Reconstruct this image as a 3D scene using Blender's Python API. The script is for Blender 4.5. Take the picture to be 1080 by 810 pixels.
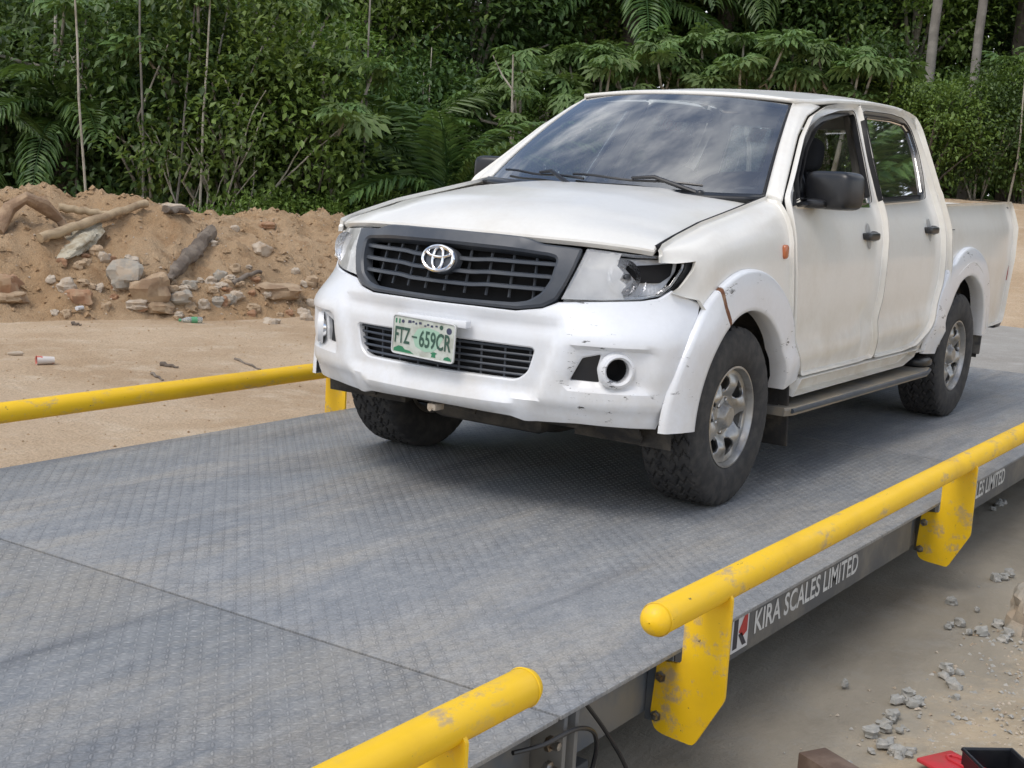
import bpy, bmesh, math, random
import numpy as np
from mathutils import Vector, Matrix, noise
from mathutils.geometry import delaunay_2d_cdt
random.seed(7); RNG = np.random.default_rng(11)
R = math.radians
for o in list(bpy.data.objects): bpy.data.objects.remove(o)
scene = bpy.context.scene; COL = scene.collection

# ------------------------------------------------------------------ camera (X = truck's forward, Z = 0 on the weighbridge deck)
CAM = np.array([4.9953, 3.0856, 1.2996]); YAW, PIT, ROL = -2.55809, -0.157373, 0.0602578
fw = np.array([math.cos(PIT)*math.cos(YAW), math.cos(PIT)*math.sin(YAW), math.sin(PIT)])
rt = np.cross(fw, [0, 0, 1.0]); rt /= np.linalg.norm(rt); up = np.cross(rt, fw)
rt, up = math.cos(ROL)*rt + math.sin(ROL)*up, math.cos(ROL)*up - math.sin(ROL)*rt
cd = bpy.data.cameras.new('camera'); cam = bpy.data.objects.new('camera', cd); COL.objects.link(cam)
cd.sensor_width = 36; cd.lens = 36*1438.92/1080; cd.clip_start = .05; cd.clip_end = 2000
cam.matrix_world = Matrix(((rt[0], up[0], -fw[0], CAM[0]), (rt[1], up[1], -fw[1], CAM[1]), (rt[2], up[2], -fw[2], CAM[2]), (0, 0, 0, 1)))
scene.camera = cam
scene.render.resolution_x = 1024; scene.render.resolution_y = 768
scene.view_settings.view_transform = 'Standard'; scene.view_settings.look = 'None'
scene.view_settings.gamma = 1; scene.view_settings.use_curve_mapping = False
scene.view_settings.exposure = 0.22
scene.render.engine = 'CYCLES'
try:
    scene.cycles.max_bounces = 7; scene.cycles.transparent_max_bounces = 12; scene.cycles.caustics_reflective = False; scene.cycles.caustics_refractive = False
except Exception: pass

# ------------------------------------------------------------------ node helper
class NT:
    def __init__(s, tree): s.t = tree; s.n = tree.nodes; s.l = tree.links
    def put(s, sock, v):
        if v is None: return
        if hasattr(v, 'is_output') or isinstance(v, bpy.types.NodeSocket): s.l.new(v, sock)
        elif isinstance(v, (tuple, list)) and len(v) == 3 and sock.type == 'RGBA': sock.default_value = (*v, 1)
        else: sock.default_value = v
    def add(s, typ, ins=None, **props):
        n = s.n.new(typ)
        for k, v in props.items(): setattr(n, k, v)
        for k, v in (ins or {}).items(): s.put(n.inputs[k], v)
        return n
    def m(s, op, a, b=None, c=None, clamp=False):
        n = s.n.new('ShaderNodeMath'); n.operation = op; n.use_clamp = clamp
        s.put(n.inputs[0], a)
        if b is not None: s.put(n.inputs[1], b)
        if c is not None: s.put(n.inputs[2], c)
        return n.outputs[0]
    def mix(s, f, a, b, blend='MIX'):
        n = s.n.new('ShaderNodeMix'); n.data_type = 'RGBA'; n.blend_type = blend
        s.put(n.inputs[0], f); s.put(n.inputs[6], a); s.put(n.inputs[7], b); return n.outputs[2]
    def noise(s, vec, scale, detail=4, rough=.55, dist=0):
        n = s.add('ShaderNodeTexNoise', {'Scale': scale, 'Detail': detail, 'Roughness': rough, 'Distortion': dist})
        if vec is not None: s.l.new(vec, n.inputs['Vector'])
        return n.outputs['Fac']
    def ramp(s, f, lo, hi, a=0., b=1.):
        n = s.add('ShaderNodeMapRange', {'From Min': lo, 'From Max': hi, 'To Min': a, 'To Max': b}); n.interpolation_type = 'SMOOTHSTEP'
        s.l.new(f, n.inputs['Value']); return n.outputs[0]
    def obj(s): return s.add('ShaderNodeTexCoord').outputs['Object']
    def geo(s): return s.add('ShaderNodeNewGeometry').outputs['Position']
    def scl(s, vec, k):
        n = s.add('ShaderNodeMapping'); s.l.new(vec, n.inputs[0]); n.inputs['Scale'].default_value = k; return n.outputs[0]
    def sep(s, vec):
        n = s.add('ShaderNodeSeparateXYZ'); s.l.new(vec, n.inputs[0]); return n.outputs
    def bump(s, h, strength, dist=.01, nrm=None):
        n = s.add('ShaderNodeBump', {'Strength': strength, 'Distance': dist}); s.l.new(h, n.inputs['Height'])
        if nrm is not None: s.l.new(nrm, n.inputs['Normal'])
        return n.outputs[0]

# ------------------------------------------------------------------ sky and sun: bright broken cloud, high soft sun
SUN_EL, SUN_AZ = R(56), R(-6)          # azimuth from +X
wd = bpy.data.worlds.new('World'); scene.world = wd; wd.use_nodes = True
W = NT(wd.node_tree); W.n.clear()
sky = W.add('ShaderNodeTexSky', sky_type='NISHITA', sun_disc=False, sun_elevation=SUN_EL, sun_rotation=R(90)-SUN_AZ, dust_density=2.0, air_density=1.0)
d = W.add('ShaderNodeTexCoord').outputs['Generated']; sx, sy, sz = W.sep(d)
den = W.m('ADD', W.m('MAXIMUM', sz, 0.0), .22)
pv = W.add('ShaderNodeCombineXYZ', {0: W.m('DIVIDE', sx, den), 1: W.m('DIVIDE', sy, den), 2: 0.0}).outputs[0]
n1 = W.noise(pv, 1.25, 7, .58, .35); n2 = W.noise(pv, 4.2, 5, .6)
cl = W.ramp(W.m('ADD', n1, W.m('MULTIPLY', n2, .18)), .54, .72)
cl = W.m('MAXIMUM', cl, W.ramp(sz, .42, .05))          # solid pale cloud towards the horizon
shade = W.ramp(W.noise(pv, 2.3, 5, .6), .3, .75)
ccol = W.mix(shade, (7.6, 8.0, 8.6), (12.0, 12.0, 12.0))
skm = W.mix(cl, sky.outputs[0], ccol)
bg = W.add('ShaderNodeBackground', {'Color': skm, 'Strength': .135}); wo = W.add('ShaderNodeOutputWorld'); W.l.new(bg.outputs[0], wo.inputs[0])
sd = bpy.data.lights.new('sun', 'SUN'); sun = bpy.data.objects.new('sun', sd); COL.objects.link(sun)
sd.energy = 1.25; sd.angle = R(24); sd.color = (1, .97, .92)
sdir = Vector((math.cos(SUN_EL)*math.cos(SUN_AZ), math.cos(SUN_EL)*math.sin(SUN_AZ), math.sin(SUN_EL)))
sun.rotation_euler = sdir.to_track_quat('Z', 'Y').to_euler(); sun.location = (0, 0, 30)

# ------------------------------------------------------------------ materials
def newmat(name):
    m = bpy.data.materials.new(name); m.use_nodes = True; t = NT(m.node_tree); t.n.clear()
    b = t.add('ShaderNodeBsdfPrincipled'); o = t.add('ShaderNodeOutputMaterial'); t.l.new(b.outputs[0], o.inputs[0])
    return m, t, b
def mk(name, col, rough=.5, metal=0., col2=None, scale=6., lo=.4, hi=.65, bump=0., bscale=40., bdist=.01, coat=0., spec=.5, rvar=0.):
    m, t, b = newmat(name); v = t.obj()
    if col2 is not None: t.put(b.inputs['Base Color'], t.mix(t.ramp(t.noise(v, scale, 6, .6), lo, hi), col, col2))
    else: t.put(b.inputs['Base Color'], col)
    b.inputs['Roughness'].default_value = rough; b.inputs['Metallic'].default_value = metal
    b.inputs['Coat Weight'].default_value = coat; b.inputs['Coat Roughness'].default_value = .08; b.inputs['Specular IOR Level'].default_value = spec
    if rvar: t.put(b.inputs['Roughness'], t.ramp(t.noise(v, scale*1.7, 5), .3, .7, rough-rvar, rough+rvar))
    if bump: t.put(b.inputs['Normal'], t.bump(t.noise(v, bscale, 6, .6), bump, bdist))
    return m
M = {}
def paint(name, col, dirt, dirt_hi, low_dirt, chips=0.):
    m, t, b = newmat(name); v = t.obj(); x, y, z = t.sep(v)
    f = t.m('MULTIPLY', t.ramp(t.noise(t.scl(v, (1, 1, 1)), 2.2, 7, .65), .42, .75), dirt_hi)
    st = t.ramp(t.noise(t.scl(v, (5, 5, 1.3)), 1.6, 4, .6), .45, .85)              # faint run marks
    f = t.m('ADD', f, t.m('MULTIPLY', st, dirt_hi*.28))
    f = t.m('ADD', f, t.m('MULTIPLY', t.m('MULTIPLY', t.ramp(z, .95, .40), t.ramp(t.noise(v, 5., 6, .65), .25, .7)), low_dirt), clamp=True)
    c = t.mix(f, col, dirt)
    fine = t.ramp(t.noise(v, 55, 3, .6), .2, .8, .965, 1.0)
    c = t.mix(1., c, t.add('ShaderNodeCombineXYZ', {0: fine, 1: fine, 2: fine}).outputs[0], 'MULTIPLY')
    if chips:
        msk = t.m('MULTIPLY', t.ramp(t.noise(t.scl(v, (.6, .8, 2.4)), 19, 8, .75), .605, .625), t.ramp(t.noise(v, 4.3, 3), .47, .57))
        msk = t.m('MULTIPLY', msk, t.ramp(y, .42, .6))
        c = t.mix(t.m('MULTIPLY', msk, chips), c, (.05, .05, .05))
    t.put(b.inputs['Base Color'], c)
    t.put(b.inputs['Roughness'], t.m('ADD', t.m('MULTIPLY', f, .35), .30))
    b.inputs['Coat Weight'].default_value = .45; b.inputs['Coat Roughness'].default_value = .12
    t.put(b.inputs['Normal'], t.bump(t.noise(v, 3.2, 2), .10, .02))
    return m
M['paint'] = paint('cream_white_paint', (.765, .75, .70), (.52, .45, .345), .33, .5)
M['bump'] = paint('white_bumper_paint', (.76, .785, .82), (.54, .49, .41), .22, .45, 1.0)
M['slate'] = mk('slate_plastic', (.044, .053, .068), .40, col2=(.072, .078, .088), scale=5, bump=.05, bscale=300, bdist=.001)
M['black'] = mk('black_plastic', (.010, .011, .014), .34, col2=(.020, .020, .021), scale=9)
M['matte'] = mk('dark_underbody', (.022, .021, .020), .85, col2=(.075, .064, .05), scale=7, bump=.4, bscale=30)
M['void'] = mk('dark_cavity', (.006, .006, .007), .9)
M['chrome'] = mk('chrome', (.82, .83, .85), .12, 1.)
M['silver'] = mk('wheel_silver', (.40, .395, .38), .38, .75, col2=(.20, .18, .15), scale=9, lo=.45, hi=.75, rvar=.1)
M['steel'] = mk('bolt_steel', (.45, .45, .44), .35, 1., col2=(.25, .2, .15), scale=30)
M['rust'] = mk('rust', (.16, .065, .03), .9, col2=(.32, .20, .12), scale=25)
M['amber'] = mk('amber_lens', (.42, .12, .04), .25, coat=.5)
M['redlens'] = mk('red_lens', (.28, .015, .012), .2, coat=.5)
M['cloth'] = mk('seat_cloth', (.030, .032, .036), .95, bump=.3, bscale=90)
M['dash'] = mk('dashboard_vinyl', (.035, .036, .038), .7, col2=(.10, .095, .085), scale=7)
M['cream'] = mk('door_card', (.19, .18, .16), .8)
M['stepgrey'] = mk('running_board_aluminium', (.20, .19, .17), .55, .3, col2=(.30, .255, .19), scale=6, lo=.35, hi=.6)
def glass(name, tint, base_refl=.06, haze=0.):
    m = bpy.data.materials.new(name); m.use_nodes = True; t = NT(m.node_tree); t.n.clear()
    tr = t.add('ShaderNodeBsdfTransparent', {'Color': tint}); gl = t.add('ShaderNodeBsdfGlossy', {'Color': (1, 1, 1), 'Roughness': .02})
    fr = t.add('ShaderNodeFresnel', {'IOR': 1.52}).outputs[0]
    f = t.m('ADD', t.m('MULTIPLY', fr, 1.6), base_refl, clamp=True)
    mx = t.add('ShaderNodeMixShader', {0: f}); t.l.new(tr.outputs[0], mx.inputs[1]); t.l.new(gl.outputs[0], mx.inputs[2]); out = mx
    if haze:
        v = t.obj(); df = t.add('ShaderNodeBsdfDiffuse', {'Color': (.84, .84, .82)})
        mx2 = t.add('ShaderNodeMixShader', {0: t.ramp(t.noise(v, 7, 4), .2, .8, haze*.6, haze*1.2)}); t.l.new(mx.outputs[0], mx2.inputs[1]); t.l.new(df.outputs[0], mx2.inputs[2]); out = mx2
    o = t.add('ShaderNodeOutputMaterial'); t.l.new(out.outputs[0], o.inputs[0]); return m
M['glass'] = glass('windscreen_glass', (.80, .86, .85), .15, .03)
M['darkglass'] = glass('tinted_glass', (.17, .21, .22), .05, .012)
M['lens'] = glass('clear_lens', (.95, .96, .96), .02, .12)
M['oldlens'] = glass('clouded_lens', (.96, .96, .95), .06, .42)
# tyre rubber
M['rubber'] = mk('tyre_rubber', (.026, .026, .027), .80, col2=(.056, .053, .049), scale=22, lo=.36, hi=.72, bump=.15, bscale=120, bdist=.002)
# yellow painted steel
m, t, b = newmat('yellow_safety_paint'); v = t.obj()
c = t.mix(t.ramp(t.noise(v, 3.5, 6, .6), .45, .8), (.86, .53, .006), (.72, .43, .015))
c = t.mix(t.m('MULTIPLY', t.ramp(t.noise(t.scl(v, (.5, 1, 1)), 11, 8, .74), .515, .64), t.ramp(t.noise(v, 2.1, 3), .39, .59)), c, (.47, .34, .17))
c = t.mix(t.m('MULTIPLY', t.ramp(t.noise(t.scl(v, (.35, 1, 1)), 42, 5, .7), .665, .69), .9), c, (.12, .085, .05))
t.put(b.inputs['Base Color'], c); t.put(b.inputs['Roughness'], t.ramp(t.noise(v, 6, 5), .3, .7, .42, .65)); b.inputs['Coat Weight'].default_value = .06
t.put(b.inputs['Normal'], t.bump(t.noise(v, 60, 4), .08, .003)); M['yellow'] = m
# deck: blue-grey painted tread plate, raised lozenges, dust
m, t, b = newmat('tread_plate'); v = t.obj(); x, y, z = t.sep(v)
P = .030
ux = t.m('DIVIDE', x, P); uy = t.m('DIVIDE', y, P)
ix = t.m('FLOOR', ux); iy = t.m('FLOOR', uy)
a = t.m('SUBTRACT', t.m('SUBTRACT', ux, ix), .5); e = t.m('SUBTRACT', t.m('SUBTRACT', uy, iy), .5)
par = t.m('FLOORED_MODULO', t.m('ADD', ix, iy), 2.0)
p1 = t.m('MULTIPLY', t.m('ADD', a, e), .7071); p2 = t.m('MULTIPLY', t.m('SUBTRACT', a, e), .7071)
la = t.m('ADD', t.m('MULTIPLY', p1, par), t.m('MULTIPLY', p2, t.m('SUBTRACT', 1., par)))
lb = t.m('ADD', t.m('MULTIPLY', p2, par), t.m('MULTIPLY', p1, t.m('SUBTRACT', 1., par)))
q = t.m('ADD', t.m('POWER', t.m('DIVIDE', t.m('ABSOLUTE', la), .47), 2.), t.m('POWER', t.m('DIVIDE', t.m('ABSOLUTE', lb), .125), 2.))
loz = t.ramp(q, 1.15, .35)
streak = t.scl(v, (.28, 1.25, 1))
f1 = t.ramp(t.noise(streak, 2.1, 8, .64, .4), .40, .64)
f2 = t.ramp(t.noise(t.scl(v, (.8, 1.8, 1)), 7.5, 8, .68), .42, .68)
c = t.mix(t.m('MULTIPLY', f1, .62), (.222, .232, .242), (.350, .320, .268))
c = t.mix(t.m('MULTIPLY', f2, .5), c, (.345, .345, .34))
f3 = t.ramp(t.noise(t.scl(v, (.7, 1.4, 1)), 23, 7, .72), .44, .66)
c = t.mix(t.m('MULTIPLY', f3, .38), c, (.13, .145, .165))
dk = t.ramp(t.noise(t.scl(v, (.22, 1.5, 1)), 1.8, 7, .62, .5), .50, .70)
c = t.mix(t.m('MULTIPLY', dk, .72), c, (.105, .112, .125))
spk = t.ramp(t.noise(v, 26, 5, .7), .66, .74)
c = t.mix(t.m('MULTIPLY', spk, .45), c, (.46, .43, .38))
gr = t.ramp(t.noise(v, 110, 4, .75), .28, .72, .74, 1.2)
c = t.mix(1., c, t.add('ShaderNodeCombineXYZ', {0: gr, 1: gr, 2: gr}).outputs[0], 'MULTIPLY')
rim = t.m('MULTIPLY', t.ramp(q, 3.2, 1.3), t.m('SUBTRACT', 1., loz))         # grime caught round each lozenge
wear = t.ramp(t.noise(t.scl(v, (.5, 1, 1)), 3.1, 7, .68), .38, .66)
c = t.mix(t.m('MULTIPLY', rim, t.m('MULTIPLY_ADD', wear, .42, .02)), c, (.07, .072, .078))
c = t.mix(t.m('MULTIPLY', loz, t.m('MULTIPLY_ADD', wear, -.20, .26)), c, (.33, .335, .335))
t.put(b.inputs['Base Color'], c); t.put(b.inputs['Roughness'], t.ramp(f1, 0, 1, .50, .72)); b.inputs['Specular IOR Level'].default_value = .45
hh = t.m('ADD', loz, t.m('MULTIPLY', t.noise(v, 60, 4), .25))
t.put(b.inputs['Normal'], t.bump(t.m('MULTIPLY', hh, .35), .5, .0026)); M['tread'] = m
M['beam'] = mk('painted_beam', (.085, .090, .095), .6, col2=(.165, .155, .135), scale=5, lo=.4, hi=.7, bump=.1, bscale=30)
M['beamblue'] = mk('blue_grey_beam', (.105, .125, .15), .55, col2=(.19, .18, .16), scale=4, lo=.4, hi=.7)
M['letter'] = mk('white_lettering', (.62, .62, .60), .7, col2=(.36, .35, .33), scale=14, lo=.45, hi=.8)
M['logored'] = mk('logo_red', (.42, .035, .03), .6); M['logodark'] = mk('logo_dark', (.03, .03, .04), .6); M['logowhite'] = mk('logo_white', (.6, .6, .6), .6)
# earth
def earth(name, c1, c2, c3, c4, sc=1., bs=.6, bd=.05):
    m, t, b = newmat(name); v = t.geo()
    c = t.mix(t.ramp(t.noise(v, .55*sc, 7, .62, .3), .36, .66), c1, c2)
    c = t.mix(t.m('MULTIPLY', t.ramp(t.noise(v, 2.6*sc, 8, .68), .48, .70), .8), c, c3)
    c = t.mix(t.m('MULTIPLY', t.ramp(t.noise(v, 19*sc, 6, .7), .55, .75), .7), c, c4)
    g = t.ramp(t.noise(v, 70*sc, 4, .7), .25, .75, .80, 1.14)
    c = t.mix(1., c, t.add('ShaderNodeCombineXYZ', {0: g, 1: g, 2: g}).outputs[0], 'MULTIPLY')
    t.put(b.inputs['Base Color'], c); b.inputs['Roughness'].default_value = .95; b.inputs['Specular IOR Level'].default_value = .15
    h = t.m('ADD', t.noise(v, 6*sc, 8, .68), t.m('MULTIPLY', t.noise(v, 34*sc, 6, .7), .5))
    t.put(b.inputs['Normal'], t.bump(h, bs, bd)); return m
M['dirt'] = earth('tan_dirt', (.565, .43, .295), (.465, .335, .215), (.625, .505, .37), (.36, .245, .15), 1., .7, .07)
M['mound'] = earth('mound_soil', (.46, .305, .172), (.52, .37, .23), (.36, .22, .115), (.58, .46, .315), 1.5, .9, .07)
def apron_mat():
    m, t, b = newmat('old_concrete_and_gravel'); v = t.geo(); x, y, z = t.sep(v)
    c = t.mix(t.ramp(t.noise(t.scl(v, (.5, 1, 1)), 1.3, 7, .65, .3), .36, .66), (.345, .305, .240), (.245, .218, .172))
    c = t.mix(t.m('MULTIPLY', t.ramp(t.noise(v, 5., 8, .7), .48, .70), .6), c, (.31, .288, .245))
    c = t.mix(t.m('MULTIPLY', t.ramp(t.noise(v, 24, 6, .7), .60, .75), .5), c, (.33, .315, .285))
    s_ = t.mix(t.ramp(t.noise(v, 2.4, 8, .7), .38, .64), (.43, .35, .245), (.32, .265, .19))
    s_ = t.mix(t.m('MULTIPLY', t.ramp(t.noise(v, 33, 5, .7), .54, .70), .85), s_, (.52, .475, .39))
    s_ = t.mix(t.m('MULTIPLY', t.ramp(t.noise(v, 15, 6, .7), .56, .72), .7), s_, (.16, .13, .10))
    lim = t.m('ADD', t.m('ADD', y, t.m('MULTIPLY', x, .06)), t.m('MULTIPLY', t.m('SUBTRACT', t.noise(v, 2.2, 8, .72), .5), 1.1))
    c = t.mix(t.ramp(lim, 1.93, 2.16), c, s_)
    t.put(b.inputs['Base Color'], c); b.inputs['Roughness'].default_value = .95; b.inputs['Specular IOR Level'].default_value = .15
    h = t.m('ADD', t.noise(v, 9, 8, .7), t.m('MULTIPLY', t.noise(v, 55, 5, .7), .5)); t.put(b.inputs['Normal'], t.bump(h, .5, .02)); return m
M['slab'] = apron_mat()
M['ramp'] = earth('pale_concrete', (.36, .345, .315), (.30, .28, .25), (.41, .39, .36), (.24, .22, .19), 1.3, .3, .02)
M['sandy'] = earth('sandy_gravel_soil', (.36, .29, .20), (.29, .235, .165), (.42, .35, .26), (.22, .18, .13), 2.2, .8, .03)
M['stone_grey'] = mk('grey_stone', (.31, .285, .24), .9, col2=(.40, .32, .235), scale=7, bump=.6, bscale=18, bdist=.02)
M['stone_tan'] = mk('tan_stone', (.40, .295, .19), .92, col2=(.27, .18, .11), scale=5, bump=.6, bscale=16, bdist=.02)
M['stone_pale'] = mk('pale_stone', (.47, .40, .315), .9, col2=(.35, .26, .175), scale=7, bump=.5, bscale=20, bdist=.02)
M['stone_red'] = mk('reddish_stone', (.33, .185, .105), .92, col2=(.38, .26, .16), scale=6, bump=.5, bscale=20, bdist=.02)
M['rubble'] = mk('grey_rubble', (.30, .295, .27), .95, col2=(.42, .40, .36), scale=22, bump=.6, bscale=60, bdist=.006)
M['wood'] = mk('weathered_wood', (.42, .32, .20), .85, col2=(.27, .19, .115), scale=6, bump=.5, bscale=30)
M['rootwood'] = mk('root_bark', (.24, .155, .095), .9, col2=(.36, .25, .155), scale=8, bump=.7, bscale=25, bdist=.02)
M['greywood'] = mk('grey_dead_wood', (.20, .165, .13), .92, col2=(.12, .095, .075), scale=7, bump=.7, bscale=25, bdist=.02)
# foliage
def leafmat(name, dark, light, young, trans=.30, rough=.45):
    m = bpy.data.materials.new(name); m.use_nodes = True; t = NT(m.node_tree); t.n.clear()
    at = t.add('ShaderNodeAttribute', attribute_name='tone').outputs['Fac']
    rnd = t.add('ShaderNodeObjectInfo').outputs['Random']
    c = t.mix(t.ramp(at, 0., .8), dark, light); c = t.mix(t.ramp(at, .86, 1.), c, young)
    hs = t.add('ShaderNodeHueSaturation', {'Hue': t.m('MULTIPLY_ADD', rnd, .03, .485), 'Saturation': 1., 'Value': t.m('MULTIPLY_ADD', rnd, .45, .78), 'Color': c}).outputs[0]
    b = t.add('ShaderNodeBsdfPrincipled', {'Base Color': hs, 'Roughness': rough, 'Specular IOR Level': .4})
    tl = t.add('ShaderNodeBsdfTranslucent', {'Color': t.mix(.5, hs, (.16, .26, .03))})
    mx = t.add('ShaderNodeMixShader', {0: trans}); t.l.new(b.outputs[0], mx.inputs[1]); t.l.new(tl.outputs[0], mx.inputs[2])
    o = t.add('ShaderNodeOutputMaterial'); t.l.new(mx.outputs[0], o.inputs[0]); return m
M['leaf'] = leafmat('broad_leaf', (.062, .104, .022), (.160, .245, .048), (.23, .30, .065))
M['leafdark'] = leafmat('dark_leaf', (.036, .072, .022), (.092, .156, .042), (.15, .21, .05), .27)
M['umbrella'] = leafmat('umbrella_leaf', (.095, .160, .050), (.170, .255, .085), (.27, .34, .09), .34, .55)
M['palm'] = leafmat('palm_leaf', (.042, .088, .026), (.115, .190, .050), (.15, .22, .055), .28, .4)
M['bark'] = mk('pale_bark', (.42, .385, .32), .9, col2=(.25, .22, .17), scale=5, bump=.4, bscale=20)
M['barkgrey'] = mk('grey_bark', (.17, .155, .135), .95, col2=(.25, .23, .20), scale=4, bump=.5, bscale=15)
M['barkdark'] = mk('dark_bark', (.085, .070, .055), .95, col2=(.15, .13, .10), scale=5, bump=.5, bscale=20)
# ------------------------------------------------------------------ mesh helpers
def link(o, parent=None, keep=True):
    COL.objects.link(o)
    if parent is not None:
        o.parent = parent
        if keep and parent.parent is None: o.matrix_parent_inverse = (Matrix.Translation(parent.location) @ parent.rotation_euler.to_matrix().to_4x4()).inverted()
    return o
def mobj(name, verts, faces, mat, parent=None, sharp=35, smooth=True, keep=True):
    me = bpy.data.meshes.new(name); me.from_pydata([tuple(map(float, p)) for p in verts], [], [tuple(int(i) for i in f) for f in faces]); me.validate()
    if isinstance(mat, (list, tuple)):
        for mm in mat: me.materials.append(mm)
    else: me.materials.append(mat)
    if smooth and len(me.polygons):
        me.polygons.foreach_set('use_smooth', [True]*len(me.polygons))
        me.set_sharp_from_angle(angle=R(sharp))
    return link(bpy.data.objects.new(name, me), parent, keep)
def tag(o, label=None, cat=None, group=None, kind=None):
    if label: o['label'] = label
    if cat: o['category'] = cat
    if group: o['group'] = group
    if kind: o['kind'] = kind
    return o
def empty(name, loc, label=None, cat=None, group=None, rz=0, sc=1):
    o = bpy.data.objects.new(name, None); COL.objects.link(o); o.location = loc; o.rotation_euler = (0, 0, rz); o.scale = (sc, sc, sc); o.empty_display_size = .2
    return tag(o, label, cat, group)
class MB:
    def __init__(s): s.v = []; s.f = []
    def add(s, v, f):
        k = len(s.v); s.v += [tuple(p) for p in v]; s.f += [tuple(i+k for i in q) for q in f]; return s
    def box(s, lo, hi, bev=0., M4=None):
        lo, hi = Vector(lo), Vector(hi)
        bm = bmesh.new(); bmesh.ops.create_cube(bm, size=1)
        for q in bm.verts: q.co = Vector([lo[i]+(hi[i]-lo[i])*(q.co[i]+.5) for i in range(3)])
        if bev > 0: bmesh.ops.bevel(bm, geom=list(bm.edges), offset=bev, segments=2, affect='EDGES', profile=.5)
        if M4 is not None: bmesh.ops.transform(bm, matrix=M4, verts=bm.verts)
        bm.verts.index_update(); s.add([q.co[:] for q in bm.verts], [[q.index for q in f.verts] for f in bm.faces]); bm.free(); return s
    def tube(s, pts, rad, n=8, cap=True):
        pts = [Vector(p) for p in pts]; rad = rad if isinstance(rad, (list, tuple)) else [rad]*len(pts)
        V = []; F = []; T0 = (pts[1]-pts[0]).normalized(); ref = Vector((0, 0, 1)) if abs(T0.z) < .9 else Vector((1, 0, 0)); U = T0.cross(ref).normalized()
        for i, p in enumerate(pts):
            T = (pts[min(i+1, len(pts)-1)]-pts[max(i-1, 0)]).normalized(); U = (U-T*U.dot(T)).normalized(); B2 = T.cross(U)
            for k in range(n):
                a = 2*math.pi*k/n; V.append(p+(U*math.cos(a)+B2*math.sin(a))*rad[i])
        for i in range(len(pts)-1):
            for k in range(n): F.append((i*n+k, i*n+(k+1) % n, (i+1)*n+(k+1) % n, (i+1)*n+k))
        if cap: F += [tuple(range(n))[::-1], tuple(range((len(pts)-1)*n, len(pts)*n))]
        return s.add(V, F)
    def rug(s, amt, freq, seed=0.):
        s.v = [tuple(Vector(p)+Vector((noise.noise(Vector(p)*freq+Vector((seed, 0, 0))), noise.noise(Vector(p)*freq+Vector((0, seed+9, 0))), noise.noise(Vector(p)*freq+Vector((5, 0, seed)))))*amt+Vector((noise.noise(Vector(p)*freq*3.1), noise.noise(Vector(p)*freq*3.1+Vector((7, 0, 0))), noise.noise(Vector(p)*freq*3.1+Vector((0, 7, 0)))))*amt*.45) for p in s.v]; return s
    def lathe(s, prof, n=32, M4=None, closed=False):
        """prof: (radius, height) along local Z"""
        V = []; F = []
        for r, h in prof:
            for k in range(n): a = 2*math.pi*k/n; V.append(Vector((r*math.cos(a), r*math.sin(a), h)))
        m = len(prof)
        for i in range(m if closed else m-1):
            j = (i+1) % m
            for k in range(n): F.append((i*n+k, i*n+(k+1) % n, j*n+(k+1) % n, j*n+k))
        if M4 is not None: V = [M4 @ p for p in V]
        return s.add(V, F)
    def sq(s, c, half, e=.35, nu=24, nv=14, M4=None, wob=0., seed=0., freq=2.):
        """rounded box (superquadric), optionally roughened"""
        V = []; F = []
        sp = lambda q, k: math.copysign(abs(q)**k, q)
        for j in range(nv+1):
            ph = -math.pi/2+math.pi*j/nv
            for i in range(nu):
                th = 2*math.pi*i/nu
                p = Vector((half[0]*sp(math.cos(ph), e)*sp(math.cos(th), e), half[1]*sp(math.cos(ph), e)*sp(math.sin(th), e), half[2]*sp(math.sin(ph), e)))
                if wob:
                    k = Vector((p.x/half[0], p.y/half[1], p.z/half[2]))*freq+Vector((seed, seed*1.7, -seed))
                    p *= 1+wob*noise.noise(k)+wob*.4*noise.noise(k*2.6)
                V.append(p)
        for j in range(nv):
            for i in range(nu): F.append((j*nu+i, j*nu+(i+1) % nu, (j+1)*nu+(i+1) % nu, (j+1)*nu+i))
        V = [(M4 @ p if M4 is not None else p)+Vector(c) for p in V]
        return s.add(V, F)
    def build(s, name, mat, parent=None, sharp=35, smooth=True, keep=True): return mobj(name, s.v, s.f, mat, parent, sharp, smooth, keep)
def grid_faces(nu, nv): return [(j*nu+i, j*nu+i+1, (j+1)*nu+i+1, (j+1)*nu+i) for j in range(nv-1) for i in range(nu-1)]
# ---- polygons
def area2(p): return sum(p[i][0]*p[(i+1) % len(p)][1]-p[(i+1) % len(p)][0]*p[i][1] for i in range(len(p)))
def ccw(p): return list(p) if area2(p) > 0 else list(p)[::-1]
def rounded(p, r, n=4):
    p = ccw(p); out = []; L = len(p)
    for i in range(L):
        a, b, c = Vector(p[i-1]), Vector(p[i]), Vector(p[(i+1) % L]); d1, d2 = a-b, c-b
        k = min(r, d1.length*.45, d2.length*.45)
        if k < 1e-4: out.append(tuple(b)); continue
        s0, s1 = b+d1.normalized()*k, b+d2.normalized()*k
        for j in range(n+1): u = j/n; out.append(tuple(s0*(1-u)**2+b*2*u*(1-u)+s1*u*u))
    return out
def resample(p, h):
    out = []
    for i in range(len(p)):
        a, b = np.array(p[i]), np.array(p[(i+1) % len(p)]); n = max(1, int(math.ceil(np.linalg.norm(b-a)/h)))
        for k in range(n): out.append(tuple(a+(b-a)*k/n))
    return out
def inset(p, d):
    q = []; L = len(p)
    for i in range(L):
        a, b, c = np.array(p[i-1]), np.array(p[i]), np.array(p[(i+1) % L]); t = c-a; l = np.linalg.norm(t)
        t = t/l if l > 1e-9 else np.array([1., 0]); q.append(tuple(b+d*np.array([-t[1], t[0]])))
    return q
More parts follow.
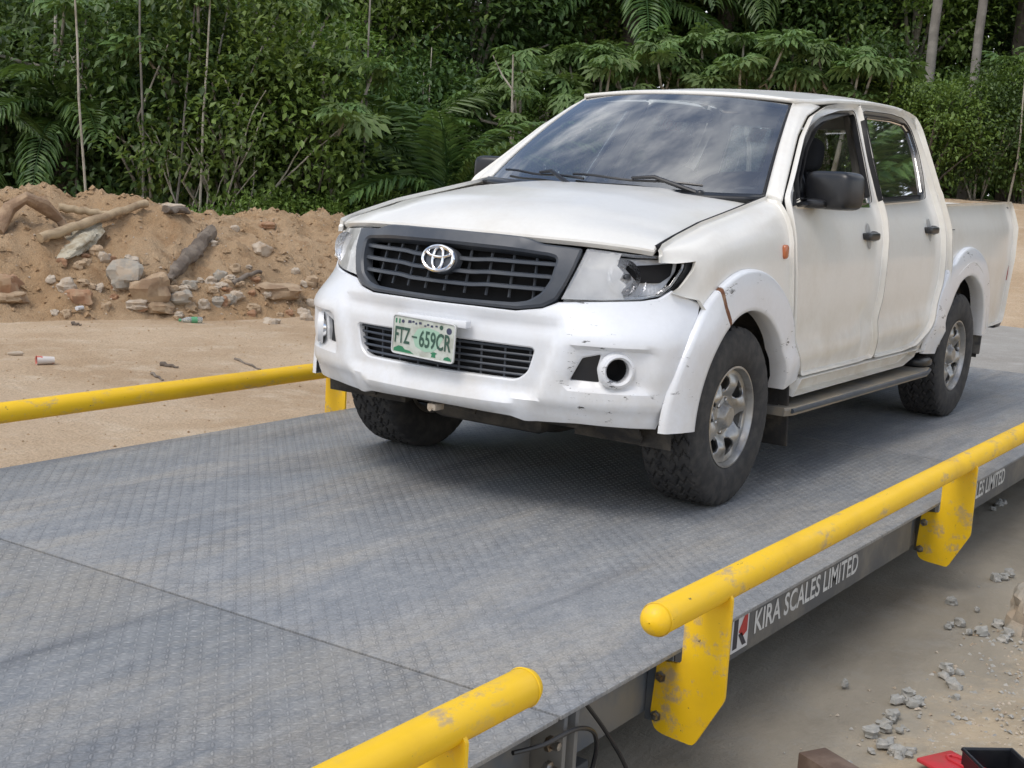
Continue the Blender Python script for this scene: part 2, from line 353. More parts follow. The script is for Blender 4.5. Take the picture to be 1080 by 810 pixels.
def pip(P, poly):
    x, y = P[:, 0], P[:, 1]; ins = np.zeros(len(P), bool); q = np.array(poly); j = len(q)-1
    for i in range(len(q)):
        xi, yi, xj, yj = q[i, 0], q[i, 1], q[j, 0], q[j, 1]
        if yi != yj: ins ^= ((yi > y) != (yj > y)) & (x < (xj-xi)*(y-yi)/(yj-yi)+xi)
        j = i
    return ins
def pdist(P, poly):
    q = np.array(poly); d = np.full(len(P), 9.)
    for i in range(len(q)):
        a = q[i]; ab = q[(i+1) % len(q)]-a; l2 = (ab**2).sum()+1e-12
        t = np.clip(((P-a)@ab)/l2, 0, 1); d = np.minimum(d, np.linalg.norm(P-a-t[:, None]*ab, axis=1))
    return d
def panel(name, outline, mapf, mat, parent, holes=(), h=.035, thick=.018, lip=.004, off=0., side=1, sharp=30, outsign=None, relief=None):
    """A sheet-metal piece: outline (with holes) in a surface's own 2-D coordinates, laid on that surface, with rolled edges and thickness."""
    outer = resample(ccw(outline), h); hs = [resample(ccw(q), h) for q in holes]
    rings = [(outer, inset(outer, lip))]+[(q, inset(q, -lip)) for q in hs]
    loops = [r[1] for r in rings]
    lo = np.min(outer, 0); hi = np.max(outer, 0)
    gx, gy = np.meshgrid(np.arange(lo[0]+h*.5, hi[0], h), np.arange(lo[1]+h*.5, hi[1], h)); G = np.stack([gx.ravel(), gy.ravel()], 1)
    k = pip(G, loops[0]); 
    for q in loops[1:]: k &= ~pip(G, q)
    G = G[k]
    for q in loops:
        if len(G): G = G[pdist(G, q) > h*.45]
    pts = []; edges = []
    for q in loops:
        n0 = len(pts); pts += [Vector(map(float, p)) for p in q]; edges += [(n0+i, n0+(i+1) % len(q)) for i in range(len(q))]
    nb = len(pts); pts += [Vector(map(float, p)) for p in G]
    ov, oe, of, oov, *_ = delaunay_2d_cdt(pts, edges, [], 0, 1e-6)
    P2 = np.array([p[:] for p in ov]); cen = np.array([P2[list(f)].mean(0) for f in of])
    k = pip(cen, loops[0])
    for q in loops[1:]: k &= ~pip(cen, q)
    F = [tuple(f) for f, kk in zip(of, k) if kk]
    idx = {}
    for i, src in enumerate(oov):
        for sidx in src: idx[sidx] = i
    def lay(P, o):
        P = np.array(P, float); e = 1e-4
        A = mapf(P[:, 0], P[:, 1]); da = mapf(P[:, 0]+e, P[:, 1])-A; db = mapf(P[:, 0], P[:, 1]+e)-A
        n = np.cross(da, db); n /= np.linalg.norm(n, axis=1)[:, None]+1e-12
        if outsign is not None: n *= outsign
        oo = o+(relief(P[:, 0], P[:, 1]) if relief is not None else 0)
        q = A+n*np.reshape(oo, (-1, 1)) if np.ndim(oo) else A+n*oo
        q[:, 1] *= side; return q
    V = list(lay(P2, off)); base = 0
    for (o_, i_) in rings:
        n = len(o_); b = len(V); V += list(lay(o_, off-lip)); c = len(V); V += list(lay(o_, off-thick))
        for i in range(n):
            j = (i+1) % n
            F.append((idx[base+i], b+i, b+j, idx[base+j])); F.append((b+i, c+i, c+j, b+j))
        base += n
    # consistent outward orientation
    o = mobj(name, V, F, mat, parent, sharp)
    bm = bmesh.new(); bm.from_mesh(o.data); bmesh.ops.recalc_face_normals(bm, faces=bm.faces)
    o.data.update()
    big = [f for f in bm.faces if len(f.verts) == 3][:50]
    P3 = lay(P2[:1], 0)  # noqa
    s = 0.
    A0 = lay(P2, off); A1 = lay(P2, off+.01); nn = (A1-A0)
    for f in big: s += f.normal.dot(Vector(nn[f.verts[0].index]))
    if s < 0: bmesh.ops.reverse_faces(bm, faces=bm.faces)
    bm.to_mesh(o.data); bm.free(); o.data.set_sharp_from_angle(angle=R(sharp)); return o
def patch(name, fn, nu, nv, mat, parent, thick=0., side=1, sharp=40, flip=False):
    """grid surface from fn(u,v), u and v in 0..1"""
    V = []
    for j in range(nv):
        for i in range(nu): p = fn(i/(nu-1), j/(nv-1)); V.append((p[0], p[1]*side, p[2]))
    F = grid_faces(nu, nv)
    if (side < 0) != flip: F = [q[::-1] for q in F]
    o = mobj(name, V, F, mat, parent, sharp)
    if thick:
        md = o.modifiers.new('thickness', 'SOLIDIFY'); md.thickness = thick; md.offset = -1
    return o
def text_mesh(name, body, width, height, M4, mat, parent, ext=.0012):
    cu = bpy.data.curves.new(name, 'FONT'); cu.body = body; cu.size = 1; cu.resolution_u = 3; cu.offset = .018
    ob = bpy.data.objects.new(name, cu); COL.objects.link(ob); bpy.context.view_layer.update()
    me = bpy.data.meshes.new_from_object(ob.evaluated_get(bpy.context.evaluated_depsgraph_get())); bpy.data.objects.remove(ob)
    v = np.array([q.co[:] for q in me.vertices]); lo, hi = v.min(0), v.max(0); F = [tuple(p.vertices) for p in me.polygons]; bpy.data.meshes.remove(me)
    v[:, 0] = (v[:, 0]-lo[0])/(hi[0]-lo[0])*width; v[:, 1] = (v[:, 1]-lo[1])/(hi[1]-lo[1])*height
    V = [M4 @ Vector((a, b_, ext)) for a, b_, _ in v]
    return mobj(name, V, F, mat, parent, smooth=False)
def smoothstep(a, b, x): t = np.clip((x-a)/(b-a), 0, 1); return t*t*(3-2*t)
# ================================================================== the ground, the soil mound, the concrete
def fbm(x, y, s, oct=4, seed=0.): 
    v = 0; a = 1; t_ = 0
    for k in range(oct): v += a*noise.noise(Vector((x*s+seed, y*s-seed, seed*.37))); t_ += a; a *= .5; s *= 2.1
    return v/t_
GZ = -.40
fh = np.array([math.cos(YAW), math.sin(YAW)]); rh = np.array([fh[1], -fh[0]])
def polar(px, rng):                       # a spot by bearing (as a column on the horizon) and distance from where the photographer stood
    d_ = fh+rh*(px-540)/1438.92; d_ /= np.linalg.norm(d_); return CAM[:2]+d_*rng
def bearing(x, y):
    q = np.array([x, y])-CAM[:2]; return 540+1438.92*(q@rh)/max(q@fh, .1), np.linalg.norm(q)
def rise(x, y):
    px, r = bearing(x, y); q = np.array([x, y])-CAM[:2]
    if q@fh < 1: return 0.
    k = float(smoothstep(13., 25., r)); side_ = float(smoothstep(380, 900, px)); return k*(.25+1.35*side_)
def ground_z(x, y): return GZ+rise(x, y)+(.035*fbm(x, y, .35, 3, 3.1)+.055*fbm(x*.45+y*.25, y*1.5-x*.5, .9, 4, 8.8)*(y < -1.6))*min(1, max(0, (abs(y)-1.7)/1.2 if x > -9 else 1))
# one sheet: fine near the place, coarse out to the horizon
def axis_(lo, hi, h, far):
    a = list(np.arange(lo, hi+1e-6, h)); st, q = h, lo
    left = []; 
    while q > -far: st *= 1.35; q -= st; left.append(q)
    right = []; st, q = h, hi
    while q < far: st *= 1.35; q += st; right.append(q)
    return left[::-1]+a+right
gx = axis_(-28, 4, .17, 600); gy = axis_(-26, 4, .17, 600)
V = [(x, y, ground_z(x, y) if abs(x) < 60 and abs(y) < 60 else GZ) for y in gy for x in gx]
g = mobj('ground', V, grid_faces(len(gx), len(gy)), M['dirt']); tag(g, kind='structure')
# old concrete apron along the near side of the scale, running out under gravelly soil
V = []; nx_, ny_ = 150, 60
for j in range(ny_):
    for i in range(nx_):
        x = -9.5+15.5*i/(nx_-1); y = 1.0+5.0*(j/(ny_-1))**1.5
        lim = 1.98+.06*max(0, -x); k = float(smoothstep(lim-.15, lim+.35, y)); V.append((x, y, GZ+.012+.006*fbm(x, y, 2., 3)+k*(.03+.03*fbm(x, y, 1.9, 4, 7.)+.022*fbm(x, y, 7., 3, 2.))-(.3 if j == ny_-1 or i in (0, nx_-1) else 0)))
tag(mobj('apron', V, grid_faces(nx_, ny_), M['slab'], sharp=80), kind='structure')
# approach ramp behind the deck
rp = MB(); rp.add([(-5.62, -1.5, -.004), (-5.62, 1.5, -.004), (-10.0, 1.6, -.06), (-10.0, -1.6, -.06), (-13.2, 1.8, GZ+.02), (-13.2, -1.8, GZ+.02), (-5.62, -1.5, GZ-.05), (-5.62, 1.5, GZ-.05), (-13.2, 1.8, GZ-.1), (-13.2, -1.8, GZ-.1), (-10, 1.6, GZ-.1), (-10, -1.6, GZ-.1)],
    [(0, 3, 2, 1), (3, 5, 4, 2), (0, 1, 7, 6), (1, 2, 10, 7), (2, 4, 8, 10), (0, 6, 11, 3), (3, 11, 9, 5)]); tag(rp.build('approach_ramp', M['ramp'], smooth=False), kind='structure')
# soil mound
FT = [(1.5, -9.6), (-1.0, -8.3), (-2.75, -7.55), (-4.4, -6.95), (-5.6, -6.75), (-7.5, -6.6), (-10., -6.9), (-12.5, -8.0)]      # its foot, nearest the scale
FP = [np.array(p) for p in FT]
def mound_h(x, y):
    # signed distance in from the foot line (positive = into the mound)
    best = None
    for a, b_ in zip(FP[:-1], FP[1:]):
        ab = b_-a; t_ = np.clip(((np.array([x, y])-a)@ab)/(ab@ab), 0, 1); q = np.array([x, y])-a-t_*ab; d_ = np.linalg.norm(q); s_ = ab[0]*q[1]-ab[1]*q[0]
        if best is None or d_ < best[0]: best = (d_, 1 if s_ > 0 else -1, a+t_*ab)
    d_ = best[0]*best[1]; xx = x
    d_ += .38*fbm(x, y, .75, 4, 2.2)
    crest = np.interp(xx, [-12.5, -10.5, -8, -6.6, -5.9, -5.2, -4.3, -3.4, -2.2, -.5, 1.5], [.15, .75, 1.02, 1.00, 1.12, 1.26, 1.24, 1.10, 1.02, .85, .3])
    crest *= 1+.16*fbm(x, y, .9, 4, 5.)
    h_ = crest*(1-math.exp(-(max(0, d_)/1.15)**1.35)); back = float(smoothstep(2.2, 5.0, d_)); h_ *= 1-.82*back
    rough_ = .20*fbm(x, y, 1.9, 4, 1.3)+.17*abs(fbm(x, y, 4.5, 3, 8.))+.05*fbm(x, y, 11., 3, 4.)-.03
    return GZ+h_+(rough_*min(1, max(0, d_)/.25) if d_ > 0 else max(-.3, d_*.35))
mx_ = np.arange(-11.5, 1.2, .055); my_ = np.arange(-12.5, -6.0, .055)
V = [(x, y, mound_h(x, y)-.02) for y in my_ for x in mx_]
tag(mobj('soil_mound', V, grid_faces(len(mx_), len(my_)), M['mound'], sharp=80), kind='structure')
# ------------------------------------------------------------------ weighbridge
wb = empty('weighbridge', (-1.5, 0, GZ), 'long blue-grey steel weighbridge deck of tread plate carrying the pickup', 'weighbridge')
SE = 2.296
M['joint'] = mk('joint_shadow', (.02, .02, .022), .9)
def plate(name, x0, x1):
    b_ = MB(); b_.box((x0, -1.5, -.012), (x1, 1.5, 0), .0015); return b_.build(name, M['tread'], wb)
plate('deck_plate', SE+.006, 5.6); plate('deck_plate', -1.70, SE-.006); plate('deck_plate', -5.6, -1.708)
P_ = .030; ii, jj = np.meshgrid(np.arange(int(-5.55/P_), int(5.0/P_)), np.arange(-49, 49)); ii = ii.ravel(); jj = jj.ravel()        # raised lugs of the tread plate: far too many to part
keep_ = (np.abs((ii+.5)*P_-SE) > .025) & (np.abs((ii+.5)*P_+1.704) > .025); ii = ii[keep_]; jj = jj[keep_]
par_ = (ii+jj) % 2; cx_ = (ii+.5)*P_; cy_ = (jj+.5)*P_; q_ = math.sqrt(.5); ax_ = np.stack([np.full(len(ii), q_), np.where(par_ == 1, q_, -q_)], 1); bx_ = np.stack([-ax_[:, 1], ax_[:, 0]], 1)
prof_ = ((-.0135, 0, -.0005), (0, -.0042, -.0005), (.0135, 0, -.0005), (0, .0042, -.0005), (-.0065, 0, .0022), (.0065, 0, .0022)); V = np.stack([np.concatenate([np.stack([cx_, cy_], 1)+ax_*u_+bx_*v_, np.full((len(ii), 1), h_)], 1) for u_, v_, h_ in prof_], 1).reshape(-1, 3)
T_ = np.array([(0, 1, 4), (1, 5, 4), (1, 2, 5), (2, 3, 5), (3, 4, 5), (3, 0, 4)]); n_ = len(ii); L_ = (np.arange(n_)[:, None, None]*6+T_[None]).reshape(-1); me = bpy.data.meshes.new('tread_lugs'); me.vertices.add(6*n_); me.vertices.foreach_set('co', V.astype(np.float32).ravel()); me.loops.add(len(L_)); me.loops.foreach_set('vertex_index', L_.astype(np.int32)); me.polygons.add(6*n_); me.polygons.foreach_set('loop_start', (np.arange(6*n_)*3).astype(np.int32)); me.materials.append(M['tread']); me.update(calc_edges=True)
lugs = link(bpy.data.objects.new('tread_lugs', me), wb); lugs['kind'] = 'stuff'
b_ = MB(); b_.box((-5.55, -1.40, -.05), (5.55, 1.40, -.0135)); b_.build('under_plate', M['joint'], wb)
def beam(x0, x1, y, mat):
    s = 1 if y > 0 else -1; b_ = MB(); yo = y
    b_.box((x0, min(yo, yo-s*.012), -.160), (x1, max(yo, yo-s*.012), -.0125), .001)          # web
    b_.box((x0, min(yo-s*.10, yo-s*.013), -.160), (x1, max(yo-s*.10, yo-s*.013), -.148), .001)
    return b_.build('side_beam', mat, wb)
for (xa, xb) in ((-5.55, 2.17), (2.26, 5.5)):
    b_ = MB(); b_.box((xa, 1.385, -.215), (xb, 1.40, -.0525), .002); b_.box((xa, 1.31, -.215), (xb, 1.383, -.203), .002); b_.build('main_beam', M['beamblue'], wb)
for (xa, xb) in ((-.50, 1.625), (-3.05, -.79), (-5.5, -3.3)):
    b_ = MB(); b_.box((xa, 1.459, -.160), (xb, 1.470, -.0125), .001); b_.box((xa, 1.40, -.160), (xb, 1.458, -.150), .001); b_.build('skirt_panel', M['beam'], wb)
beam(-5.55, 5.5, -1.47, M['beamblue'])
for x in (1.745, -.70, -3.1):
    b_ = MB(); b_.box((x-.098, 1.403, -.235), (x-.088, 1.478, -.014), .002); b_.build('stiffener', M['beamblue'], wb)
for x in (2.180, 2.235):
    b_ = MB(); b_.box((x, 1.28, -.26), (x+.018, 1.488, -.0135), .002); b_.build('end_plate', M['beamblue'], wb)
for (x, z) in ((2.30, -.075), (2.30, -.14)):
    b_ = MB(); T = Matrix.Translation((x, 1.472, z)) @ Matrix.Rotation(R(-90), 4, 'X'); b_.lathe([(.0005, .0), (.020, .0), (.020, .012), (.011, .013), (.011, .034), (.0005, .036)], 6, T); b_.build('bolt', M['steel'], wb)
for (x, y) in ((3.4, 1.2), (3.4, -1.2), (1.95, 1.15), (1.95, -1.2), (-1.7, 1.15), (-1.7, -1.2), (-5.2, 1.15), (-5.2, -1.2)):
    b_ = MB(); b_.box((x-.16, y-.16, GZ-.02), (x+.16, y+.16, GZ+.06), .01); b_.box((x-.08, y-.08, GZ+.06), (x+.08, y+.08, -.16), .01); b_.box((x-.13, y-.13, -.18), (x+.13, y+.13, -.05), .01); b_.build('load_cell_foot', M['beam'], wb)
# lettering on the side beam
def bside(x, z, w, h_, s): return s
Tt = lambda x, z: Matrix.Translation((x, 1.4705, z)) @ Matrix.Rotation(R(180), 4, 'Z') @ Matrix.Rotation(R(90), 4, 'X')
text_mesh('lettering', 'KIRA SCALES LIMITED', .94, .078, Tt(1.072, -.118), M['letter'], wb)
text_mesh('lettering', 'KIRA SCALES LIMITED', .94, .078, Tt(-1.035, -.112), M['letter'], wb)
def logo(x):
    q = lambda pts, mat, nm, e: mobj(nm, [Tt(x, -.140) @ Vector((a, c_, e)) for a, c_ in pts], [tuple(range(len(pts)))], mat, wb, smooth=False)
    q([(0, 0), (.125, 0), (.125, .118), (0, .118)], M['logowhite'], 'logo_plate', .0008)
    q([(.012, .010), (.045, .010), (.045, .108), (.012, .108)], M['logodark'], 'logo_bar', .0014)
    q([(.050, .060), (.090, .108), (.115, .108), (.115, .050), (.085, .040)], M['logored'], 'logo_arm', .0014); q([(.050, .052), (.085, .010), (.115, .010), (.075, .055)], M['logodark'], 'logo_leg', .0014)
logo(1.245)
logo(-.865)
# cable looped at the joint
def cable(name, P, r, lab):
    pts = []; P = [Vector(p) for p in P]
    for i in range(len(P)-1):
        p0, p1, p2, p3 = P[max(i-1, 0)], P[i], P[i+1], P[min(i+2, len(P)-1)]
        for k in range(8):
            u_ = k/8; pts.append(.5*((2*p1)+(-p0+p2)*u_+(2*p0-5*p1+4*p2-p3)*u_*u_+(-p0+3*p1-3*p2+p3)*u_**3))
    pts.append(P[-1]); b_ = MB(); b_.tube(pts, r, 8); return tag(b_.build(name, M['black']), lab, 'cable', 'black cables at the deck joint')
cable('cable', [(2.12, 1.47, -.03), (2.05, 1.495, -.12), (1.97, 1.52, -.24), (1.93, 1.55, GZ+.03), (1.6, 1.58, GZ+.03)], .006, 'black cable hanging straight from the deck edge to the concrete')
cable('cable', [(2.46, 1.476, -.045), (2.36, 1.50, -.05), (2.22, 1.505, -.055), (2.12, 1.50, -.10), (2.09, 1.49, -.18), (2.12, 1.47, -.28), (2.2, 1.40, GZ+.03)], .006, 'black cable looping past the bolt at the deck joint')
# ------------------------------------------------------------------ yellow guard rails
def rail(x0, x1, s, lab, brk, loc):
    t_ = empty('guard_rail', loc, lab, 'guard rail', 'yellow pipe guard rails'); y, z, r = s*1.60, .199, .043
    prof = [(r*math.sin(R(a)), -r*math.cos(R(a))*.95) for a in (2, 20, 40, 60, 75, 90)]+[(r, (x1-x0)*k/24) for k in range(1, 24)]+[(r*math.sin(R(a)), (x1-x0)-r*math.cos(R(a))*.95) for a in (90, 105, 120, 140, 160, 178)]
    b_ = MB(); b_.lathe(prof, 36, Matrix.Translation((x0, y, z)) @ Matrix.Rotation(R(90), 4, 'Y')); b_.build('pipe', M['yellow'], t_)
    for xc in (x0, x1):
        b_ = MB(); b_.lathe([(r+.0006, -.004), (r+.0022, 0), (r+.0006, .004)], 36, Matrix.Translation((xc, y, z)) @ Matrix.Rotation(R(90), 4, 'Y')); b_.build('weld_seam', M['yellow'], t_)
    for xb in brk:
        P = [(1.512, .105), (1.55, .165)][:1]+[(1.512, -.040), (1.438, -.046), (1.428, -.205), (1.443, -.248), (1.47, -.258), (1.567, -.266), (1.649, -.112), (1.648, .180), (1.636, .192), (1.60, .170)]; P = rounded(P, .012, 2); n_ = len(P)
        V = [(xb+.006, s*a, c_) for a, c_ in P]+[(xb-.006, s*a, c_) for a, c_ in P]; F = [tuple(range(n_)), tuple(range(2*n_-1, n_-1, -1))]+[(i, n_+i, n_+(i+1) % n_, (i+1) % n_) for i in range(n_)]
        bk = mobj('bracket', V, F if s > 0 else [q[::-1] for q in F], M['yellow'], t_, sharp=30)
        for (a, c_) in ((1.452, -.092), (1.446, -.210)):
            b_ = MB(); b_.lathe([(.0005, .016), (.009, .015), (.011, .010), (.011, .004), (.017, .003), (.017, 0)], 6, Matrix.Translation((xb+.006, s*a, c_)) @ Matrix.Rotation(R(90), 4, 'Y')); b_.build('bolt', M['steel'], bk)
    return t_
rail(-5.3, 2.02, 1, 'long yellow pipe guard rail on the near deck edge above the lettering', (1.665, -.74, -3.2), (-1.5, 1.6, -.2))
rail(2.63, 5.2, 1, 'short yellow pipe guard rail end at the bottom edge of the photo', (2.90, 4.6), (3.9, 1.6, -.2))
rail(-.80, 4.6, -1, 'yellow pipe guard rail along the far deck edge by the dirt', (-.40, 2.6, 4.2), (2.2, -1.6, -.2))
rail(-5.3, -1.2, -1, 'yellow pipe guard rail on the far side hidden behind the pickup', (-1.6, -3.2, -4.9), (-3.2, -1.6, -.2)) if False else None
# ================================================================== pickup truck (front axle at X = 0, rear axle at X = -3.085)
truck = empty('pickup_truck', (-1.6, 0, 0), 'white double-cab pickup truck with broken headlight parked on the steel weighbridge deck', 'pickup truck')
X0, RW = -.10, .9; W0 = RW*math.pi/2
def table(pts, sig=.012):
    z = np.arange(.15, 2.0, .004); y = np.interp(z, [p[0] for p in pts], [p[1] for p in pts])
    k = np.arange(-10, 11)*.004; g = np.exp(-(k/sig)**2/2); g /= g.sum()
    ys = np.convolve(np.pad(y, 10, mode='edge'), g, 'valid'); return lambda q: np.interp(q, z, ys)
Bt = table([(.30, .80), (.42, .835), (.47, .851), (.56, .876), (.59, .879), (.66, .863), (.70, .865), (.80, .871), (.95, .868), (1.06, .855), (1.14, .834), (1.19, .812), (1.24, .788), (1.66, .605), (1.72, .56), (1.8, .49)])
XFt = table([(.30, .80), (.36, .845), (.40, .872), (.46, .893), (.70, .90), (.80, .886), (.95, .855), (1.06, .80)], .02)
Nt = table([(.4, 4.2), (.75, 4.2), (.9, 3.5), (1.05, 3.1)], .03)
def side_b(x, z):
    ze = z-.03*(-x-1.5)*(1-smoothstep(.75, .9, z)); b = Bt(ze)
    k = np.clip((x+.1)/.4, 0, 1); b = b+k*np.maximum(0, .882-b)*(1-smoothstep(.75, .85, z))
    fl = np.interp(z, [.3, .45, .9, 1.1, 1.24, 1.3], [.83, .845, .868, .846, .792, .77]); kb = smoothstep(2.55, 2.75, -x)*(z < 1.3); b = b*(1-kb)+fl*kb
    tail = np.clip((-x-3.55)/.72, 0, 1); return b-.055*tail**2*(1-.5*smoothstep(.8, 1.2, z))
Kt = table([(.70, .285), (.84, .46)], .02)          # how far the nose sweeps back in plan
def nose(y, z, b): q = np.minimum(1., np.abs(y)/b); return (XFt(z)-X0-Kt(z)*y*y)*np.maximum(0., 1-q**8)**.125
def side_y(x, z):
    x, z = np.broadcast_arrays(np.asarray(x, float), np.asarray(z, float)); b = side_b(x, z); lo, hi = np.zeros_like(b), b.copy()
    if not np.any(x > X0): return b
    for _ in range(26):
        m_ = (lo+hi)/2; k = nose(m_, z, b) > (x-X0); lo = np.where(k, m_, lo); hi = np.where(k, hi, m_)
    return np.where(x > X0, lo, b)
def dent(x, z):
    return .028*np.exp(-(((x+1.46)/.075)**2+((z-.60)/.085)**2))+.008*np.exp(-(((x+1.40)/.13)**2+((z-.70)/.05)**2))-.006*np.exp(-(((x+1.36)/.05)**2+((z-.64)/.06)**2))
def m_side(x, z): return np.stack([x, side_y(x, z), z], 1)
def m_side_dent(x, z): return np.stack([x, side_y(x, z)-dent(x, z), z], 1)
def m_front(w, z):
    w = np.asarray(w, float); z = np.asarray(z, float); ph = w/RW; b = side_b(np.full_like(z, .3), z); c_, s_ = np.cos(ph), np.sin(np.abs(ph)); lo = np.zeros_like(ph); hi = np.full_like(ph, 1.4)
    for _ in range(30):
        m_ = (lo+hi)/2; k = m_*c_ < nose(m_*s_, z, b); lo = np.where(k, m_, lo); hi = np.where(k, hi, m_)
    return np.stack([X0+lo*c_, np.sign(ph)*lo*s_, z], 1)
# ---------------- hood
def xlead(y): return np.interp(np.abs(y), [0, .15, .30, .41, .48, .55, .62, .68, .72, .76], [.815, .805, .776, .740, .712, .678, .640, .604, .577, .548])
H_d = table([(.15, 1.035), (.20, 1.050), (.212, 1.064), (.235, 1.080), (.27, 1.094), (.35, 1.124), (.50, 1.163), (.80, 1.207), (1.1, 1.228), (1.5, 1.245)], .01)   # argument = d + .2
D_d = table([(.15, .026), (.2, .030), (.4, .074), (.8, .082), (1.1, .054), (1.4, .014)], .03)
def hood_z(y, d_):
    k = np.abs(y)/.735
    return H_d(d_+.2)-D_d(d_+.2)*np.clip(k, 0, 1.1)**3.2+.010*(1-smoothstep(.36, .46, np.abs(y)+.05*d_))*smoothstep(.03, .25, d_)
def m_hood(y, d_): return np.stack([xlead(y)-d_, y, hood_z(y, d_)], 1)
def ye(d_): return np.interp(d_, [0, .15, .5, .85, 1.15], [.742, .738, .732, .724, .712])
ds = np.linspace(0, 1.06, 14); L = [(-ye(q), q) for q in ds]; Rr = [(ye(q)-.013*smoothstep(0, .2, q), q) for q in ds]
rear = [(y, xlead(y)-(-.44+.13*(1-(y/.712)**2))) for y in np.linspace(-.70, .70, 15)]
fronte = [(y, .0) for y in np.linspace(.73, -.73, 25)]
panel('hood', L[:-1]+rear+Rr[:-1][::-1]+fronte[1:-1], m_hood, M['paint'], truck, h=.045, thick=.025, lip=.006, off=.004, relief=lambda y, q: .010*smoothstep(.3, .74, y)*np.exp(-((q-.10)/.16)**2))
# ---------------- front wings: shoulder rolls over to the hood edge
zs = .965
def wing_edge(x):
    z = np.interp(x, [-.46, -.1, .2, .42, .56], [1.226, 1.165, 1.115, 1.064, 1.026]); y = np.interp(x, [-.46, -.1, .2, .42, .56], [.724, .738, .745, .75, .752]); return y, z
def m_wing(x, q_):
    a = np.clip((q_-zs)/.25, 0, 1); e_y, e_z = wing_edge(x); b = side_y(x, np.minimum(q_, zs)); bs = side_y(x, np.full_like(x, zs)); bs = np.maximum(bs, e_y+.004)
    y = np.where(q_ > zs, e_y+(bs-e_y)*np.cos(a*math.pi/2)**.9, b); z = np.where(q_ > zs, zs+(e_z-zs)*np.sin(a*math.pi/2), q_); return np.stack([x, y, z], 1)
arc = lambda cx, cz, r, a0, a1, n=22: [(cx+r*math.cos(R(a0+(a1-a0)*i/n)), cz+r*math.sin(R(a0+(a1-a0)*i/n))) for i in range(n+1)]
wing = [(-.46, 1.213), (-.2, 1.214), (.1, 1.214), (.4, 1.214), (.553, 1.205), (.548, 1.02), (.50, 1.008), (.425, 1.012), (.435, .965), (.49, .90), (.52, .878), (.47, .862), (.41, .852), (.37, .80)]+arc(0, .36, .54, 54, 172)+[(-.60, .42), (-.585, .48), (-.50, .60), (-.462, .72), (-.42, .99), (-.432, 1.12)]
for s in (1, -1):
    o = panel('front_fender', wing, m_wing, M['paint'], truck, h=.035, side=s, off=.0, thick=.02)
    if s > 0: sl = MB(); sl.tube([(x, float(wing_edge(x)[0])-.010, float(wing_edge(x)[1])+.011) for x in np.linspace(.545, -.44, 24)], .0095, 8); sl.build('hood_edge_shade', M['void'], o)  # black tube stands in for the shadow line under the hood edge
    mk_ = MB(); mk_.sq((-.365, s*.866, 1.02), (.021, .012, .030), .6, 16, 10); mk_.build('side_marker_lamp', M['amber'], truck)
# ---------------- doors
fd = [(-.595, .485), (-.515, .60), (-.475, .72), (-.432, .99), (-.445, 1.15), (-.475, 1.235), (-.60, 1.318), (-.87, 1.507), (-1.06, 1.605), (-1.27, 1.659), (-1.5, 1.681), (-1.775, 1.695), (-1.70, 1.45), (-1.640, 1.20), (-1.575, .95), (-1.545, .69), (-1.545, .485)]
w1 = [(-.565, 1.212), (-.63, 1.300), (-.84, 1.452), (-1.04, 1.552), (-1.21, 1.602), (-1.40, 1.632), (-1.63, 1.652), (-1.555, 1.44), (-1.475, 1.232)]
rd = [(-1.555, .485), (-1.555, .69), (-1.585, .95), (-1.650, 1.20), (-1.71, 1.45), (-1.785, 1.697), (-2.1, 1.709), (-2.38, 1.711), (-2.51, 1.692), (-2.575, 1.62), (-2.59, 1.5), (-2.575, 1.3), (-2.555, 1.135), (-2.53, .82), (-2.48, .68), (-2.38, .57), (-2.24, .50), (-2.0, .485)]
w2 = [(-1.775, 1.655), (-2.21, 1.664), (-2.41, 1.655), (-2.468, 1.615), (-2.473, 1.504), (-2.42, 1.38), (-2.345, 1.262), (-1.640, 1.236), (-1.695, 1.44)]
def grow(p, d_): return inset(ccw(p), -d_)
def handle(x, z, s, par):
    y0 = float(side_y(np.array([x]), np.array([z]))[0])
    b_ = MB(); b_.sq((x, s*(y0+.020), z), (.082, .018, .020), .5, 20, 12); b_.sq((x+.06, s*(y0+.006), z), (.018, .02, .016), .6, 12, 8); b_.sq((x-.06, s*(y0+.006), z), (.020, .02, .024), .6, 12, 8)
    b_.build('door_handle', M['black'], par)
def handle_cup(x, z, s, par):       # shallow dish behind the handle; the recess's shade is put into its grey
    y0 = float(side_y(np.array([x]), np.array([z]))[0])
    b_ = MB(); b_.lathe([(.054, .0), (.050, .0012), (.03, .0016), (0.002, .0018)], 24, Matrix.Translation((x+.0, s*(y0+.0015), z)) @ Matrix.Rotation(R(11*s if z > 1.0 else 0), 4, 'X') @ Matrix.Rotation(R(-90*s), 4, 'X') @ Matrix.Diagonal((.62, 1.15, 1, 1))); b_.build('handle_cup', M['cup'], par)
M['cup'] = mk('handle_recess_shade', (.34, .335, .32), .4)
